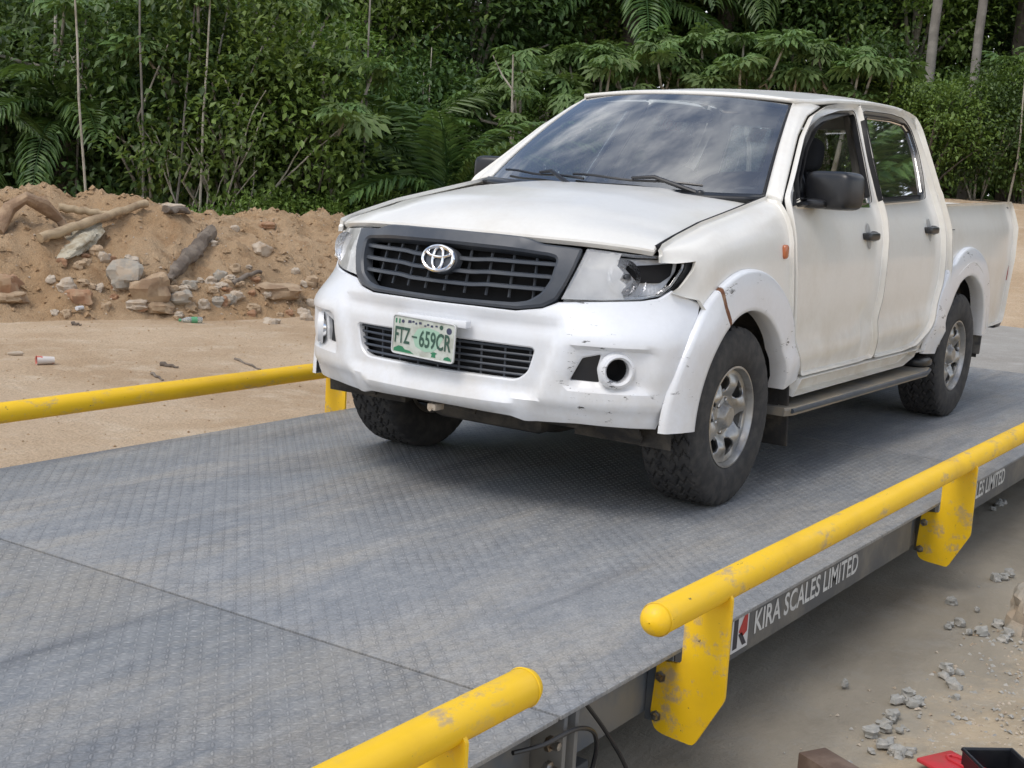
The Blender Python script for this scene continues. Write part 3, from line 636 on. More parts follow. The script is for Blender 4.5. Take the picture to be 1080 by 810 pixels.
for s in (1, -1):
    dr = panel('front_door', rounded(fd, .03, 3), m_side_dent if s > 0 else m_side, M['paint'], truck, holes=[rounded(grow(w1, .012), .03)], h=.028, side=s, thick=.03)
    panel('window_trim', rounded(grow(w1, .013), .03), m_side, M['black'], dr, holes=[rounded(grow(w1, -.012), .03)], h=.04, side=s, off=-.004, thick=.03)
    if s < 0: panel('window_glass', grow(w1, -.016), m_side, M['glass'], dr, h=.08, side=s, off=-.018, thick=.004, lip=.001)
    else: panel('window_glass', [(-1.47, 1.2), (-1.478, 1.25), (-1.0, 1.24), (-.60, 1.235), (-.60, 1.2)], m_side, M['glass'], dr, h=.08, side=s, off=-.018, thick=.004, lip=.001)
    panel('sail_cover', [(-.545, 1.205), (-.625, 1.295), (-.79, 1.412), (-.76, 1.222)], m_side, M['black'], dr, h=.05, side=s, off=.001, thick=.02)
    handle(-1.40, 1.075, s, dr); handle_cup(-1.40, 1.075, s, dr)
    dr = panel('rear_door', rounded(rd, .03, 3), m_side_dent if s > 0 else m_side, M['paint'], truck, holes=[rounded(grow(w2, .012), .04)], h=.03, side=s, thick=.03)
    panel('window_trim', rounded(grow(w2, .013), .04), m_side, M['black'], dr, holes=[rounded(grow(w2, -.012), .04)], h=.04, side=s, off=-.004, thick=.03)
    panel('window_glass', grow(w2, -.016), m_side, M['darkglass'], dr, h=.08, side=s, off=-.016, thick=.004, lip=.001)
    handle(-2.36, 1.10, s, dr); handle_cup(-2.36, 1.10, s, dr)
    # cab corner behind the rear door
    cc = [(-2.25, .452), (-2.255, .492), (-2.39, .56), (-2.49, .672), (-2.541, .82), (-2.566, 1.135), (-2.586, 1.3), (-2.601, 1.5), (-2.587, 1.625), (-2.52, 1.702), (-2.50, 1.717), (-2.60, 1.712), (-2.685, 1.692), (-2.705, 1.62), (-2.70, 1.45), (-2.685, 1.25), (-2.665, 1.0), (-2.665, .452)]
    panel('cab_corner', cc, m_side, M['paint'], truck, h=.035, side=s, thick=.03)
    # sill under the doors
    panel('sill', [(-.56, .40), (-.60, .476), (-2.24, .476), (-2.24, .44), (-2.1, .40)], m_side, M['paint'], truck, h=.04, side=s, thick=.04)
# ---------------- bed
bs_ = [(-2.685, .46), (-2.685, 1.232), (-3.3, 1.243), (-4.235, 1.262), (-4.262, 1.235), (-4.258, 1.1), (-4.225, .80), (-4.17, .55), (-4.13, .50), (-3.60, .50)]+arc(-3.085, .38, .53, 168, 12)
for s in (1, -1):
    bsd = panel('bed_side', rounded(bs_, .015, 2), m_side, M['paint'], truck, h=.035, side=s, thick=.03)
    y_ = s*float(side_y(np.array([-2.8]), np.array([1.02]))[0])
    for a, b_ in (((-2.70, 1.10), (-2.83, 1.10)), ((-2.70, .925), (-2.86, .925))):
        ya = float(side_y(np.array([a[0]]), np.array([a[1]]))[0])
        g = MB(); g.box((b_[0], s*ya-.002, a[1]-.002), (a[0], s*ya+.0015, a[1]+.002))
        if s > 0: g.build('fuel_flap_line', M['void'], bsd)
    yi = [(-2.70, .735), (-4.22, .715)]
    b_ = MB(); b_.box((-4.23, min(s*.70, s*.775), 1.205), (-2.70, max(s*.70, s*.775), 1.236), .006); b_.build('bed_rail', M['black'], truck)
    b_ = MB(); b_.box((-4.2, min(s*.70, s*.735), .62), (-2.71, max(s*.70, s*.735), 1.204)); b_.build('bed_inner_wall', M['matte'], truck)
    b_ = MB(); b_.sq((-4.235, s*.755, .86), (.03, .065, .17), .4, 14, 12); b_.build('tail_lamp', M['redlens'], truck)
b_ = MB(); b_.box((-4.24, -.69, .60), (-2.70, .69, .64)); b_.build('bed_floor', M['matte'], truck)
b_ = MB(); b_.box((-4.275, -.705, .58), (-4.225, .705, 1.24), .012); b_.build('tailgate', M['paint'], truck)
b_ = MB(); b_.box((-2.73, -.71, .60), (-2.70, .71, 1.225), .008); b_.build('bed_front_panel', M['paint'], truck)
b_ = MB(); b_.box((-4.36, -.78, .44), (-4.23, .78, .54), .02); b_.box((-4.30, -.80, .46), (-4.12, -.72, .53), .02); b_.box((-4.30, .72, .46), (-4.12, .80, .53), .02); b_.build('rear_bumper', M['black'], truck)
# ---------------- roof, pillars, windscreen
zed = lambda x: np.interp(x, [-2.70, -2.52, -2.38, -2.1, -1.775, -1.5, -1.27, -1.06], [1.696, 1.719, 1.723, 1.720, 1.706, 1.692, 1.671, 1.66])
def roof_e(x): return float(Bt(zed(x)))
def roof_fn(u, v):                       # u across, v front to back
    t = 2*u-1; xf_ = -1.045+.075*(1-t*t); x = xf_+(-2.705-xf_)*v
    k = min(1, max(0, (-1.045-x)/.22)); ed = .568*(1-k)+(roof_e(x)+.003)*k
    y = t*ed; z = float(zed(x))+.006+(.030+.013*math.sin(math.pi*min(1, max(0, v))))*(1-abs(t)**2.6)
    if v > .93: z -= .05*((v-.93)/.07)**2*(1-abs(t)**2.6)
    if v < .05: z -= .012*(1-v/.05)**2*(1-abs(t)**2.6)
    return (x, y, z)
patch('roof', roof_fn, 33, 40, M['paint'], truck, thick=.02, flip=True)
for s in (1, -1):
    g = MB(); pts = [(x, s*(roof_e(x)-.035), float(zed(x))+.022) for x in np.linspace(-1.12, -2.62, 16)]; g.tube(pts, .006, 6); g.build('roof_ditch_moulding', M['slate'], truck)
WB = lambda t: np.array([-.455+.20*(1-t*t), .712*t, 1.236-.012*(1-t*t)])
WT = lambda t: np.array([-1.035+.08*(1-t*t), .553*t, 1.664+.030*(1-t*t)])
def ws(t, v, o=0.):
    a, b_ = WB(t), WT(t); p = a+(b_-a)*v; n = np.array([.55, .12*t, .83]); return p+n*(.020*4*v*(1-v)+o)
panel('windscreen', rounded([(-.985, .01), (.985, .01), (.985, .985), (-.985, .985)], .03), lambda a, b_: np.array([ws(x, y) for x, y in zip(a, b_)]), M['glass'], truck, h=.08, thick=.005, lip=.001, outsign=1)
panel('windscreen_surround', [(-1.0, .0), (1.0, .0), (1.0, 1.0), (-1.0, 1.0)], lambda a, b_: np.array([ws(x, y) for x, y in zip(a, b_)]), M['black'], truck, holes=[rounded([(-.945, .075), (.945, .075), (.945, .955), (-.945, .955)], .03)], h=.08, off=-.004, thick=.012, lip=.002, outsign=1)
def apil(u, v, s=1):                     # u: windscreen edge -> door frame, v: bottom -> top
    a = ws(1., v*.999)+np.array([0, .004, .002])
    q_ = [(-.458, 1.228), (-.595, 1.324), (-.865, 1.513), (-1.055, 1.611), (-1.275, 1.668)]
    l = [0, .26, .66, .86, 1.]; x = np.interp(v, l, [p[0] for p in q_]); z = np.interp(v, l, [p[1] for p in q_]); y = float(side_y(np.array([x]), np.array([z]))[0])
    b_ = np.array([x, y, z]); p = a*(1-u)+b_*u; n = np.array([.45, .72, .5]); return p+n*.016*math.sin(math.pi*u)**.8*float(smoothstep(0, .18, v))
for s in (1, -1):
    patch('windscreen_pillar', lambda u, v: apil(u, v), 9, 16, M['paint'], truck, thick=.02, side=s)
    # cowl corner between wing, pillar and door
    patch('cowl_corner', lambda u, v: (np.array([-.452, .716, 1.229])*(1-u)+np.array([-.458, .79, 1.226])*u)*(1-v)+v*(np.array([-.44, .722, 1.218])*(1-u)+np.array([-.455, .80, 1.19])*u), 4, 4, M['paint'], truck, thick=.01, side=s)
b_ = MB()                                 # cowl grille at the foot of the windscreen
for i in range(24):
    pass
patch('cowl', lambda u, v: (WB(2*u-1)+np.array([.0+.05*v, 0, -.004-.02*v])), 25, 3, M['black'], truck, thick=.02)
def wiper(t0, t1, v0, v1, px):
    g = MB(); P = [ws(t0+(t1-t0)*k/10, v0+(v1-v0)*k/10, .020+.004*math.sin(k)) for k in range(11)]
    o = None; g.tube(P, [.006]*11, 6); g.tube([ws(px, -.01, .012), ws((px+t0+t1)/3, (v0+v1)/2, .040), ws((t0+t1)/2, (v0+v1)/2, .030)], [.011, .009, .006], 8); g.sq(ws(px, -.01, .012), (.02, .02, .018), .8, 12, 8)
    g.build('wiper', M['black'], truck)
wiper(-.86, -.12, .075, .055, -.16); wiper(-.22, .66, .085, .05, .66)
b_ = MB(); b_.box((-2.715, -.70, .62), (-2.69, .70, 1.26), .004); cb = b_.build('cab_back', M['paint'], truck)
panel('cab_back_upper', [(-.74, 1.262), (.74, 1.262), (.60, 1.70), (-.60, 1.70)], lambda a, b_: np.stack([-2.695+0*a, a, b_], 1), M['paint'], truck, holes=[rounded([(-.58, 1.31), (.58, 1.31), (.50, 1.62), (-.50, 1.62)], .04)], h=.08, thick=.02, outsign=-1)
panel('rear_window', [(-.59, 1.30), (.59, 1.30), (.51, 1.63), (-.51, 1.63)], lambda a, b_: np.stack([-2.69+0*a, a, b_], 1), M['glass'], truck, h=.2, thick=.004, lip=.001, outsign=-1)
# ---------------- front bumper
bt = [(0, .784), (.16, .785), (.31, .783), (.40, .800), (.452, .826), (.60, .838), (.721, .847), (.78, .858), (.83, .888), (.878, .868), (.945, .845)]
br_ = [(.955, .835), (.920, .74), (.882, .654), (.852, .56), (.828, .476), (.802, .40), (.792, .372)]
bb = [(.70, .372), (.533, .374), (.42, .366), (.36, .370), (.31, .384), (.10, .392), (0, .393)]
half = bt+br_+bb; bump_out = half+[(-a, c_) for a, c_ in half[::-1]][1:-1]
intake = rounded([(-.382, .650), (.0, .655), (.382, .650), (.362, .56), (.325, .527), (-.325, .527), (-.362, .56)], .02)
fogc = (.648, .595); circ = lambda c_, r, n=24: [(c_[0]+r*math.cos(2*math.pi*i/n), c_[1]+r*math.sin(2*math.pi*i/n)) for i in range(n)]
fins = [(.500, .547), (.535, .632), (.592, .650), (.582, .595), (.592, .545)]
def bump_relief(w, z):
    aw = np.abs(w); r = -.022*(1-smoothstep(.425, .462, aw-.25*(z-.65)))*smoothstep(.455, .490, z)*(1-smoothstep(.735, .775, z))
    r += .010*smoothstep(.42, .52, aw)*(1-smoothstep(.80, .92, aw))*smoothstep(.5, .6, z)*(1-smoothstep(.70, .80, z))
    r += -.030*smoothstep(.47, .53, aw-.12*(z-.55))*(1-smoothstep(.70, .78, aw))*smoothstep(.512, .535, z)*(1-smoothstep(.662, .685, z))
    r += .012*(1-smoothstep(.30, .34, aw))*(1-smoothstep(.44, .46, z))*smoothstep(.40, .42, z)
    r += -.012*smoothstep(.36, .42, aw)*(1-smoothstep(.42, .47, z)); return r
fbp = panel('front_bumper', bump_out, m_front, M['bump'], truck, holes=[intake, circ(fogc, .045), circ((-.648, .595), .045), rounded(fins, .008), rounded([(-a, c_) for a, c_ in fins], .008)], h=.017, thick=.03, lip=.006, relief=bump_relief)
for s in (1, -1):
    panel('fog_insert', [(s*a, c_) for a, c_ in grow(fins, .012)], m_front, M['black'], fbp, h=.03, thick=.01, off=-.040, lip=.002)
    A = m_front(np.array([s*.648]), np.array([.595]))[0]; nx = Vector((.66, s*.75, 0)).normalized()
    T = Matrix.Translation(Vector(A)-nx*.028) @ nx.to_track_quat('Z', 'Y').to_matrix().to_4x4()
    ring = MB(); ring.lathe([(.046, -.03), (.044, .018), (.052, .030), (.062, .026), (.070, .004)], 36, T); ring.build('fog_lamp_ring', M['bump'], fbp)
    cup = MB(); cup.lathe([(.047, .004), (.044, -.05), (.03, -.07), (.0005, -.072)], 28, T); cup.build('fog_lamp_socket', M['void'] if s > 0 else M['chrome'], fbp)
    if s < 0:
        ln = MB(); ln.lathe([(.047, .006), (.03, .014), (.0005, .017)], 28, T); ln.build('fog_lamp_lens', M['lens'], fbp)
        ln = MB()
        for k in (-.024, -.008, .008, .024): wv = math.sqrt(.042**2-k*k); ln.box((-wv, k-.003, .0), (wv, k+.003, .006), 0, T @ Matrix.Rotation(R(90), 4, 'Z') if False else T)
        ln.build('fog_lamp_louvre', M['black'], fbp)
# lower grille: dark mesh of slats and uprights behind the bumper opening
lg = panel('lower_grille', grow(intake, .02), m_front, M['void'], fbp, h=.05, thick=.01, off=-.085)
for k, z in enumerate((.545, .570, .595, .620, .643)):
    V = m_front(np.linspace(-.385, .385, 25), np.full(25, z)); g = MB(); g.tube([Vector(p)-Vector((.045, 0, 0)) for p in V], .0050, 6); g.build('slat', M['slate'], lg)
for k, w in enumerate(np.linspace(-.35, .35, 9)):
    V = m_front(np.full(2, w), np.array([.528, .656])); g = MB(); g.tube([Vector(p)-Vector((.052, 0, 0)) for p in V], .0045, 6); g.build('upright', M['slate'], lg)
# ---------------- grille
go = [(0, 1.052), (.20, 1.050), (.30, 1.047), (.335, 1.040), (.385, 1.026), (.46, 1.022), (.523, 1.018), (.495, .94), (.470, .88), (.445, .832), (.40, .806), (.315, .790), (.16, .790), (0, .789)]
gi = [(0, .998), (.25, .994), (.41, .986), (.437, .978), (.420, .90), (.392, .850), (.350, .822), (.30, .812), (.14, .808), (0, .807)]
mir = lambda h_: h_+[(-a, c_) for a, c_ in h_[::-1]][1:-1]
def gr_relief(w, z): return .012*smoothstep(.80, .86, z)+.010*np.exp(-((z-1.02)/.03)**2)*(1-smoothstep(.30, .40, np.abs(w)))
gr = panel('grille', rounded(mir(go), .008, 2), m_front, M['slate'], truck, holes=[rounded(mir(gi), .015)], h=.03, thick=.05, lip=.008, off=.002, relief=gr_relief)
panel('grille_backing', grow(mir(gi), .02), m_front, M['void'], gr, h=.06, thick=.01, off=-.075)
for (zc, zw, hw) in ((.953, .436, .0088), (.907, .422, .0088), (.861, .396, .0088)):
    w = np.linspace(-zw, zw, 41); zz = zc-.006*(1-smoothstep(.12, .20, np.abs(w)))+.004
    A = m_front(w, zz); V = []
    for p in A:
        for dx, dz in ((-.05, hw*.3), (-.018, hw), (-.008, hw*.6), (-.006, -hw*.6), (-.018, -hw), (-.05, -hw*.5)): V.append((p[0]+dx, p[1], p[2]+dz))
    F = [(i*6+k, i*6+k+1, (i+1)*6+k+1, (i+1)*6+k) for i in range(40) for k in range(5)]
    mobj('grille_bar', V, F, M['slate'], gr)
for w in np.linspace(-.34, .34, 9):
    V = m_front(np.full(2, w), np.array([.822, .985])); g = MB(); g.box(*[(0, 0, 0), (.02, .006, 1)]) if False else None
    g = MB(); g.tube([Vector(p)-Vector((.052, 0, 0)) for p in V], .006, 6); g.build('grille_upright', M['slate'], gr)
# emblem: three chrome ellipses
em = MB(); c0 = Vector((.876, 0, .945)); T = Matrix.Translation(c0) @ Matrix.Rotation(R(78), 4, 'Y') @ Matrix.Rotation(R(90), 4, 'Z')
def ell(a, b_, cy, r): return [T @ Vector((a*math.cos(2*math.pi*i/40), cy+b_*math.sin(2*math.pi*i/40), 0)) for i in range(41)]
em.tube(ell(.070, .047, 0, 0), .0075, 8, False); em.tube(ell(.0235, .043, 0, 0), .0062, 8, False); em.tube(ell(.054, .0185, .0235, 0), .0062, 8, False)
em.build('emblem', M['chrome'], gr)
eb = MB(); eb.lathe([(.0005, -.004), (.068, -.006), (.078, -.016), (.078, -.05)], 36, T @ Matrix.Diagonal((1, .69, 1, 1))); eb.build('emblem_disc', M['slate'], gr)
# ---------------- headlights
hl = [(.458, .836), (.536, 1.024), (.60, 1.020), (.70, 1.012), (.80, 1.012), (.888, 1.020), (.872, .965), (.828, .902), (.785, .866), (.722, .853), (.60, .842)]
for s in (1, -1):
    H = [(s*a, c_) for a, c_ in hl]; mf = m_front
    hb = panel('headlight', rounded(H, .008, 2), mf, M.setdefault('lampgrey', mk('lamp_housing', (.72, .73, .75), .28, .15, col2=(.82, .83, .85), scale=18, bump=.8, bscale=22, bdist=.02)), truck, h=.03, thick=.02, off=-.052, lip=.004)
    hb['label'] = 'broken headlight with its outer lens torn away' if s > 0 else 'clouded headlight with unbroken lens'
    # bezel walls from the lens line back to the housing
    o2 = resample(ccw(H), .03); A = m_front(*np.array(o2).T); Bk = A-np.array([.056, 0, 0]); n_ = len(o2)
    mobj('bezel', list(A-np.array([.004, 0, 0]))+list(Bk), [(i, (i+1) % n_, n_+(i+1) % n_, n_+i) for i in range(n_)], M['chromedim'] if 'chromedim' in M else M.setdefault('chromedim', mk('dim_chrome', (.55, .56, .58), .25, .9, col2=(.25, .25, .25), scale=14)), hb)
    cx = m_front(np.array([s*.655]), np.array([.928]))[0]; ax = Vector((1, s*.12, 0)).normalized()
    T = Matrix.Translation(Vector(cx)-Vector((.022, 0, 0))) @ ax.to_track_quat('Z', 'Y').to_matrix().to_4x4()
    bw = MB(); bw.lathe([(.066, .012), (.060, -.005), (.046, -.03), (.026, -.046), (.014, -.05)], 30, T); bw.build('reflector_bowl', M['facet'] if 'facet' in M else M.setdefault('facet', mk('faceted_reflector', (.8, .81, .83), .14, 1., bump=.6, bscale=26, bdist=.02)), hb)
    bl = MB(); bl.sq((0, 0, 0), (.011, .011, .022), .8, 14, 10, None); bl.v = [tuple(T @ (Vector(p)+Vector((0, 0, -.02)))) for p in bl.v]; bl.build('bulb', M['slate'], hb)
    if s > 0:
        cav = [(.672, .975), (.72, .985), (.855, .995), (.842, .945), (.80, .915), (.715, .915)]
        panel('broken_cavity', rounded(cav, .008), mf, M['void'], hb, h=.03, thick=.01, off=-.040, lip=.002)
        lensp = [(.460, .838), (.537, 1.021), (.60, 1.017), (.655, 1.013), (.640, .97), (.662, .945), (.650, .92), (.672, .90), (.655, .875), (.668, .849), (.60, .843)]
        panel('lens', lensp, mf, M['oldlens'], hb, h=.04, thick=.004, off=-.004, lip=.001)
        rimw = rounded(H, .006, 2); panel('lens_rim', rimw, mf, M['lens'], hb, holes=[inset(ccw(rimw), .010)], h=.03, thick=.006, off=-.004, lip=.001)
        sh = MB()
        for (a1, z1, a2, z2) in ((.70, .86, .72, .915), (.72, .862, .80, .872), (.76, .87, .79, .905), (.668, .86, .68, .90)):
            P_ = m_front(np.array([a1, a2, (a1+a2)/2+.02]), np.array([z1, z2, (z1+z2)/2]))-np.array([[.02, 0, 0], [.035, 0, 0], [.012, 0, 0]])
            k0 = len(sh.v); sh.add(list(P_)+list(P_-np.array([.006, .002, 0])), [(0, 1, 2), (5, 4, 3), (0, 3, 4, 1), (1, 4, 5, 2), (2, 5, 3, 0)])
        sh.build('lens_shards', M['facet'], hb, smooth=False)
    else: panel('lens', inset(ccw(H), .003), mf, M['oldlens'], hb, h=.04, thick=.004, off=-.003, lip=.001)
# ---------------- number plate
PX = .925; Tp = Matrix.Translation((PX, -.014, .642)) @ Matrix.Rotation(R(-2.0), 4, 'X') @ Matrix.Rotation(R(90), 4, 'Z') @ Matrix.Rotation(R(90), 4, 'X')
npb = MB(); npb.box((-.149, -.075, -.003), (.149, .075, .0), .0, None); pv_ = rounded([(-.149, -.075), (.149, -.075), (.149, .075), (-.149, .075)], .016)
n_ = len(pv_); V = [(a, c_, .0) for a, c_ in pv_]+[(a, c_, -.004) for a, c_ in pv_]; F = [tuple(range(n_)), tuple(range(2*n_-1, n_-1, -1))]+[(i, n_+i, n_+(i+1) % n_, (i+1) % n_) for i in range(n_)]
M['plate'] = mk('plate_white', (.52, .55, .49), .6, col2=(.36, .37, .31), scale=16); M['plategreen'] = mk('plate_green', (.03, .19, .09), .6); M['plateink'] = mk('plate_ink', (.035, .085, .06), .6); M['platepale'] = mk('plate_pale_green', (.33, .50, .38), .6); M['plateblue'] = mk('plate_crest', (.05, .055, .10), .6)
pl = mobj('number_plate', [Tp @ Vector(p) for p in V], F, M['plate'], truck, smooth=False)
fr = MB(); fr.tube([Tp @ Vector((a*.985, c_*.975, .0015)) for a, c_ in pv_+pv_[:1]], .0028, 6, False); fr.build('plate_rim', M['logowhite'], pl)
def flat(name, pts, z, mat): mobj(name, [Tp @ Vector((a, c_, z)) for a, c_ in pts], [tuple(range(len(pts)))], mat, pl, smooth=False)
flat('plate_map', [(-.035, -.035), (-.05, .0), (-.028, .034), (.02, .044), (.07, .036), (.092, .012), (.075, -.02), (.05, -.044), (.01, -.05)], .0006, M['platepale'])
flat('plate_hills', [(-.138, -.066), (-.138, -.055), (-.115, -.043), (-.095, -.045), (-.085, -.054), (-.06, -.056), (-.04, -.066)], .0008, M['plategreen'])
flat('plate_tree', [(.043, -.064), (.045, -.053), (.038, -.049), (.055, -.043), (.070, -.046), (.062, -.053), (.064, -.064)], .0008, M['plategreen'])
flat('plate_bush', [(.10, -.066), (.105, -.056), (.12, -.051), (.133, -.056), (.138, -.066)], .0008, M['plategreen'])
flat('plate_flag', [(-.137, .042), (-.130, .042), (-.130, .060), (-.137, .060)], .0008, M['plategreen']); flat('plate_flag', [(-.121, .042), (-.114, .042), (-.114, .060), (-.121, .060)], .0008, M['plategreen'])
flat('plate_crest', circ((-.101, .052), .007, 10), .0008, M['plateblue']); flat('plate_crest', circ((.081, .053), .009, 10), .0008, M['plateink']); flat('plate_crest', circ((.118, .045), .013, 10), .0008, M['plateblue'])
for (a, c_, w, h_) in ((-.078, .055, .018, .012), (-.058, .057, .012, .008), (-.043, .052, .010, .009), (-.026, .056, .014, .010), (.0, .049, .010, .006), (.012, .055, .012, .008), (.030, .052, .013, .009), (.052, .055, .012, .007)):
    flat('plate_slogan_trace', [(a, c_-h_*.5), (a+w, c_-h_*.4), (a+w*.9, c_+h_*.5), (a+w*.1, c_+h_*.4)], .0008, M['plateblue'])
text_mesh('plate_letters', 'FTZ', .072, .062, Tp @ Matrix.Translation((-.135, -.032, .001)), M['plateink'], pl)
text_mesh('plate_numbers', '659CR', .150, .066, Tp @ Matrix.Translation((-.018, -.034, .001)), M['plateink'], pl)
b_ = MB(); b_.box((-.012, -.003, 0), (.012, .003, .0016), 0, None); b_.v = [tuple(Tp @ (Vector(p)+Vector((-.042, 0, .001)))) for p in b_.v]; b_.build('plate_dash', M['plateink'], pl)
pb = MB(); pb.box((.885, -.15, .70), (.918, .175, .728), .004); pb.build('plate_bracket', M['bump'], fbp)
# ---------------- wheel-arch flares
def flare(name, cx, cz, ri, ro, a0, a1, s, mat, proud=.028, n=30, zmin=None):
    V = []; prof = [(1.0, .001), (.992, proud*.55), (.965, proud*.80), (.90, proud*.90), (.5, proud*1.0), (.12, proud*1.10), (.03, proud*1.06), (.0, proud*.85), (.0, -.02), (.01, -.05)]
    for i in range(n+1):
        a = R(a0+(a1-a0)*i/n); rr = ro if not callable(ro) else ro(math.degrees(a))
        for (f_, p_) in prof:
            r = ri+(rr-ri)*f_; x, z = cx+r*math.cos(a), cz+r*math.sin(a); zz = max(z, .30)
            y = float(side_y(np.array([x]), np.array([max(zz, .46)]))[0])
            yref = float(side_y(np.array([cx+rr*math.cos(a)]), np.array([max(cz+rr*math.sin(a), .46)]))[0])
            yy = max(y, yref) if f_ > .5 else max(y, yref)
            V.append((x, s*(yy+p_), z))
    m = len(prof); F = [(i*m+k, i*m+k+1, (i+1)*m+k+1, (i+1)*m+k) for i in range(n) for k in range(m-1)]
    F += [tuple(range(m)), tuple(range(n*m, n*m+m))[::-1]]
    if s < 0: F = [q[::-1] for q in F]
    return mobj(name, V, [q[::-1] for q in F], mat, truck, 50)
for s in (1, -1):
    flare('fender_flare', 0, .36, .435, .60, 64, 170, s, M['bump'])
    ff = flare('bumper_flare', 0, .36, .435, .600, 1, 61.5, s, M['bump'])
    flare('flare_joint', 0, .36, .437, .597, 61.2, 64.3, s, M['rust'], .028, 2)
    flare('fender_flare', -3.085, .38, .455, lambda a: .655 if a < 55 else .622, 4, 171, s, M['bump'], .028)
    for cx, rr, hz in ((0, .50, .36), (-3.085, .52, .38)):       # dark wheel-well liners
        V = []; n = 24
        for i in range(n+1):
            a = R(-8+196*i/n)
            for y in (.84, .42): V.append((cx+rr*math.cos(a), s*y, hz+rr*math.sin(a)))
        F = [(2*i, 2*i+1, 2*i+3, 2*i+2) for i in range(n)]; k = len(V)
        V += [(cx, s*.42, hz)]; F += [(2*i+1, k, 2*i+3) for i in range(n)]
        mobj('wheel_well', V, F, M['matte'], truck)
    # mud flaps
    b_ = MB(); b_.box((-.535, min(s*.66, s*.875), .165), (-.515, max(s*.66, s*.875), .70), .008, Matrix.Translation((-.52, 0, .4)) @ Matrix.Rotation(R(8), 4, 'Y') @ Matrix.Translation((.52, 0, -.4))); b_.build('mud_flap', M['matte'], truck)
    b_ = MB(); b_.box((-3.62, min(s*.66, s*.86), .33), (-3.60, max(s*.66, s*.86), .78), .008, Matrix.Translation((-3.6, 0, .5)) @ Matrix.Rotation(R(-6), 4, 'Y') @ Matrix.Translation((3.6, 0, -.5))); b_.build('mud_flap', M['flapgrey'] if 'flapgrey' in M else M.setdefault('flapgrey', mk('dusty_flap', (.14, .13, .115), .9, col2=(.05, .05, .05), scale=12)), truck)
    # running board
    sb = MB(); P0 = [(-.46, .60), (-.46, .885), (-.52, .905), (-2.36, .915), (-2.46, .895), (-2.50, .84), (-2.50, .60)]; nP = len(P0)
    V = [(a, s*c_, .352) for a, c_ in P0]+[(a, s*(c_+.004), .340) for a, c_ in P0]+[(a, s*c_, .315) for a, c_ in P0]; F = [tuple(range(nP)), tuple(range(3*nP-1, 2*nP-1, -1))]
    for l_ in (0, 1): F += [(l_*nP+i, (l_+1)*nP+i, (l_+1)*nP+(i+1) % nP, l_*nP+(i+1) % nP) for i in range(nP)]
    st = mobj('running_board', V, F if s < 0 else [q[::-1] for q in F], M['stepgrey'], truck, 25)
    b_ = MB(); b_.tube([(-.50, s*.905, .336), (-1.2, s*.913, .335), (-2.36, s*.918, .335), (-2.47, s*.895, .338), (-2.51, s*.84, .34)], .011, 8); b_.build('board_edge', M['slate'], st)
    b_ = MB(); b_.sq((-2.48, s*.80, .375), (.10, .09, .030), .6, 16, 10); b_.build('board_end_cap', M['black'], st)
    for xx in (-.75, -1.5, -2.2):
        b_ = MB(); b_.box((xx-.03, min(s*.40, s*.80), .28), (xx+.03, max(s*.40, s*.80), .316), .005)
        b_.build('board_support', M['matte'], st)
    # mirrors
    b_ = MB(); b_.sq((-.755, .906 if s > 0 else -.880, 1.282 if s > 0 else 1.272), (.078, .118, .083) if s > 0 else (.075, .106, .078), .40, 28, 18, Matrix.Rotation(R(-14*s), 4, 'Z')); mr = b_.build('side_mirror', M['black'], truck, 60)
    b_ = MB(); b_.sq((-.70, s*.840, 1.222), (.06, .065, .022), .6, 16, 10); b_.build('mirror_foot', M['black'], mr)
    b_ = MB(); b_.box((-.850, min(s*.825, s*1.00), 1.215), (-.832, max(s*.825, s*1.00), 1.345), .008); b_.build('mirror_glass', M['chrome'], mr)
# ---------------- underbody
u = MB(); u.box((-4.1, -.45, .36), (.45, -.37, .47), .01); u.box((-4.1, .37, .36), (.45, .45, .47), .01); u.build('chassis_rails', M['matte'], truck)
u = MB(); u.box((-2.66, -.74, .44), (-.50, .74, .50)); u.build('cab_floor', M['matte'], truck)
u = MB(); u.box((-.46, -.64, .45), (.55, .64, .98), .03); u.build('engine_bay_blocker', M['void'], truck)  # solid dark box added to block light through the panel gaps
u = MB(); u.box((.42, -.50, .33), (.60, .50, .41), .02); u.box((.18, -.30, .25), (.48, .26, .36), .04); u.tube([(.52, -.30, .33), (.62, -.05, .345), (.60, .02, .33)], .014, 8); u.build('cross_member', M['matte'], truck)
u = MB(); u.sq((.05, .05, .32), (.20, .14, .13), .7, 16, 10); u.tube([(0, -.70, .36), (0, .70, .36)], .035, 10); u.build('front_differential', M['matte'], truck)
u = MB(); u.sq((-3.085, .0, .37), (.16, .16, .15), .8, 16, 10); u.tube([(-3.085, -.70, .38), (-3.085, .70, .38)], .045, 10); u.build('rear_axle', M['matte'], truck)
for (y0, y1) in ((.55, .745), (-.74, -.55)):
    V = [(.62, y0, .40), (.62, y1, .41), (.55, y1, .33), (.50, y1-.03, .30), (.50, y0+.05, .29), (.55, y0, .33)]
    sg = mobj('splash_guard', V+[(a-.008, b2, c2) for a, b2, c2 in V], [tuple(range(6)), tuple(range(11, 5, -1))]+[(i, 6+i, 6+(i+1) % 6, (i+1) % 6) for i in range(6)], M['matte'], truck)
u = MB(); u.box((.80, -.03, .36), (.86, .01, .385), .004, None); u.tube([(.83, -.01, .375), (.87, -.01, .365)], .008, 8); u.build('tow_eye', M['stone_pale'], truck)
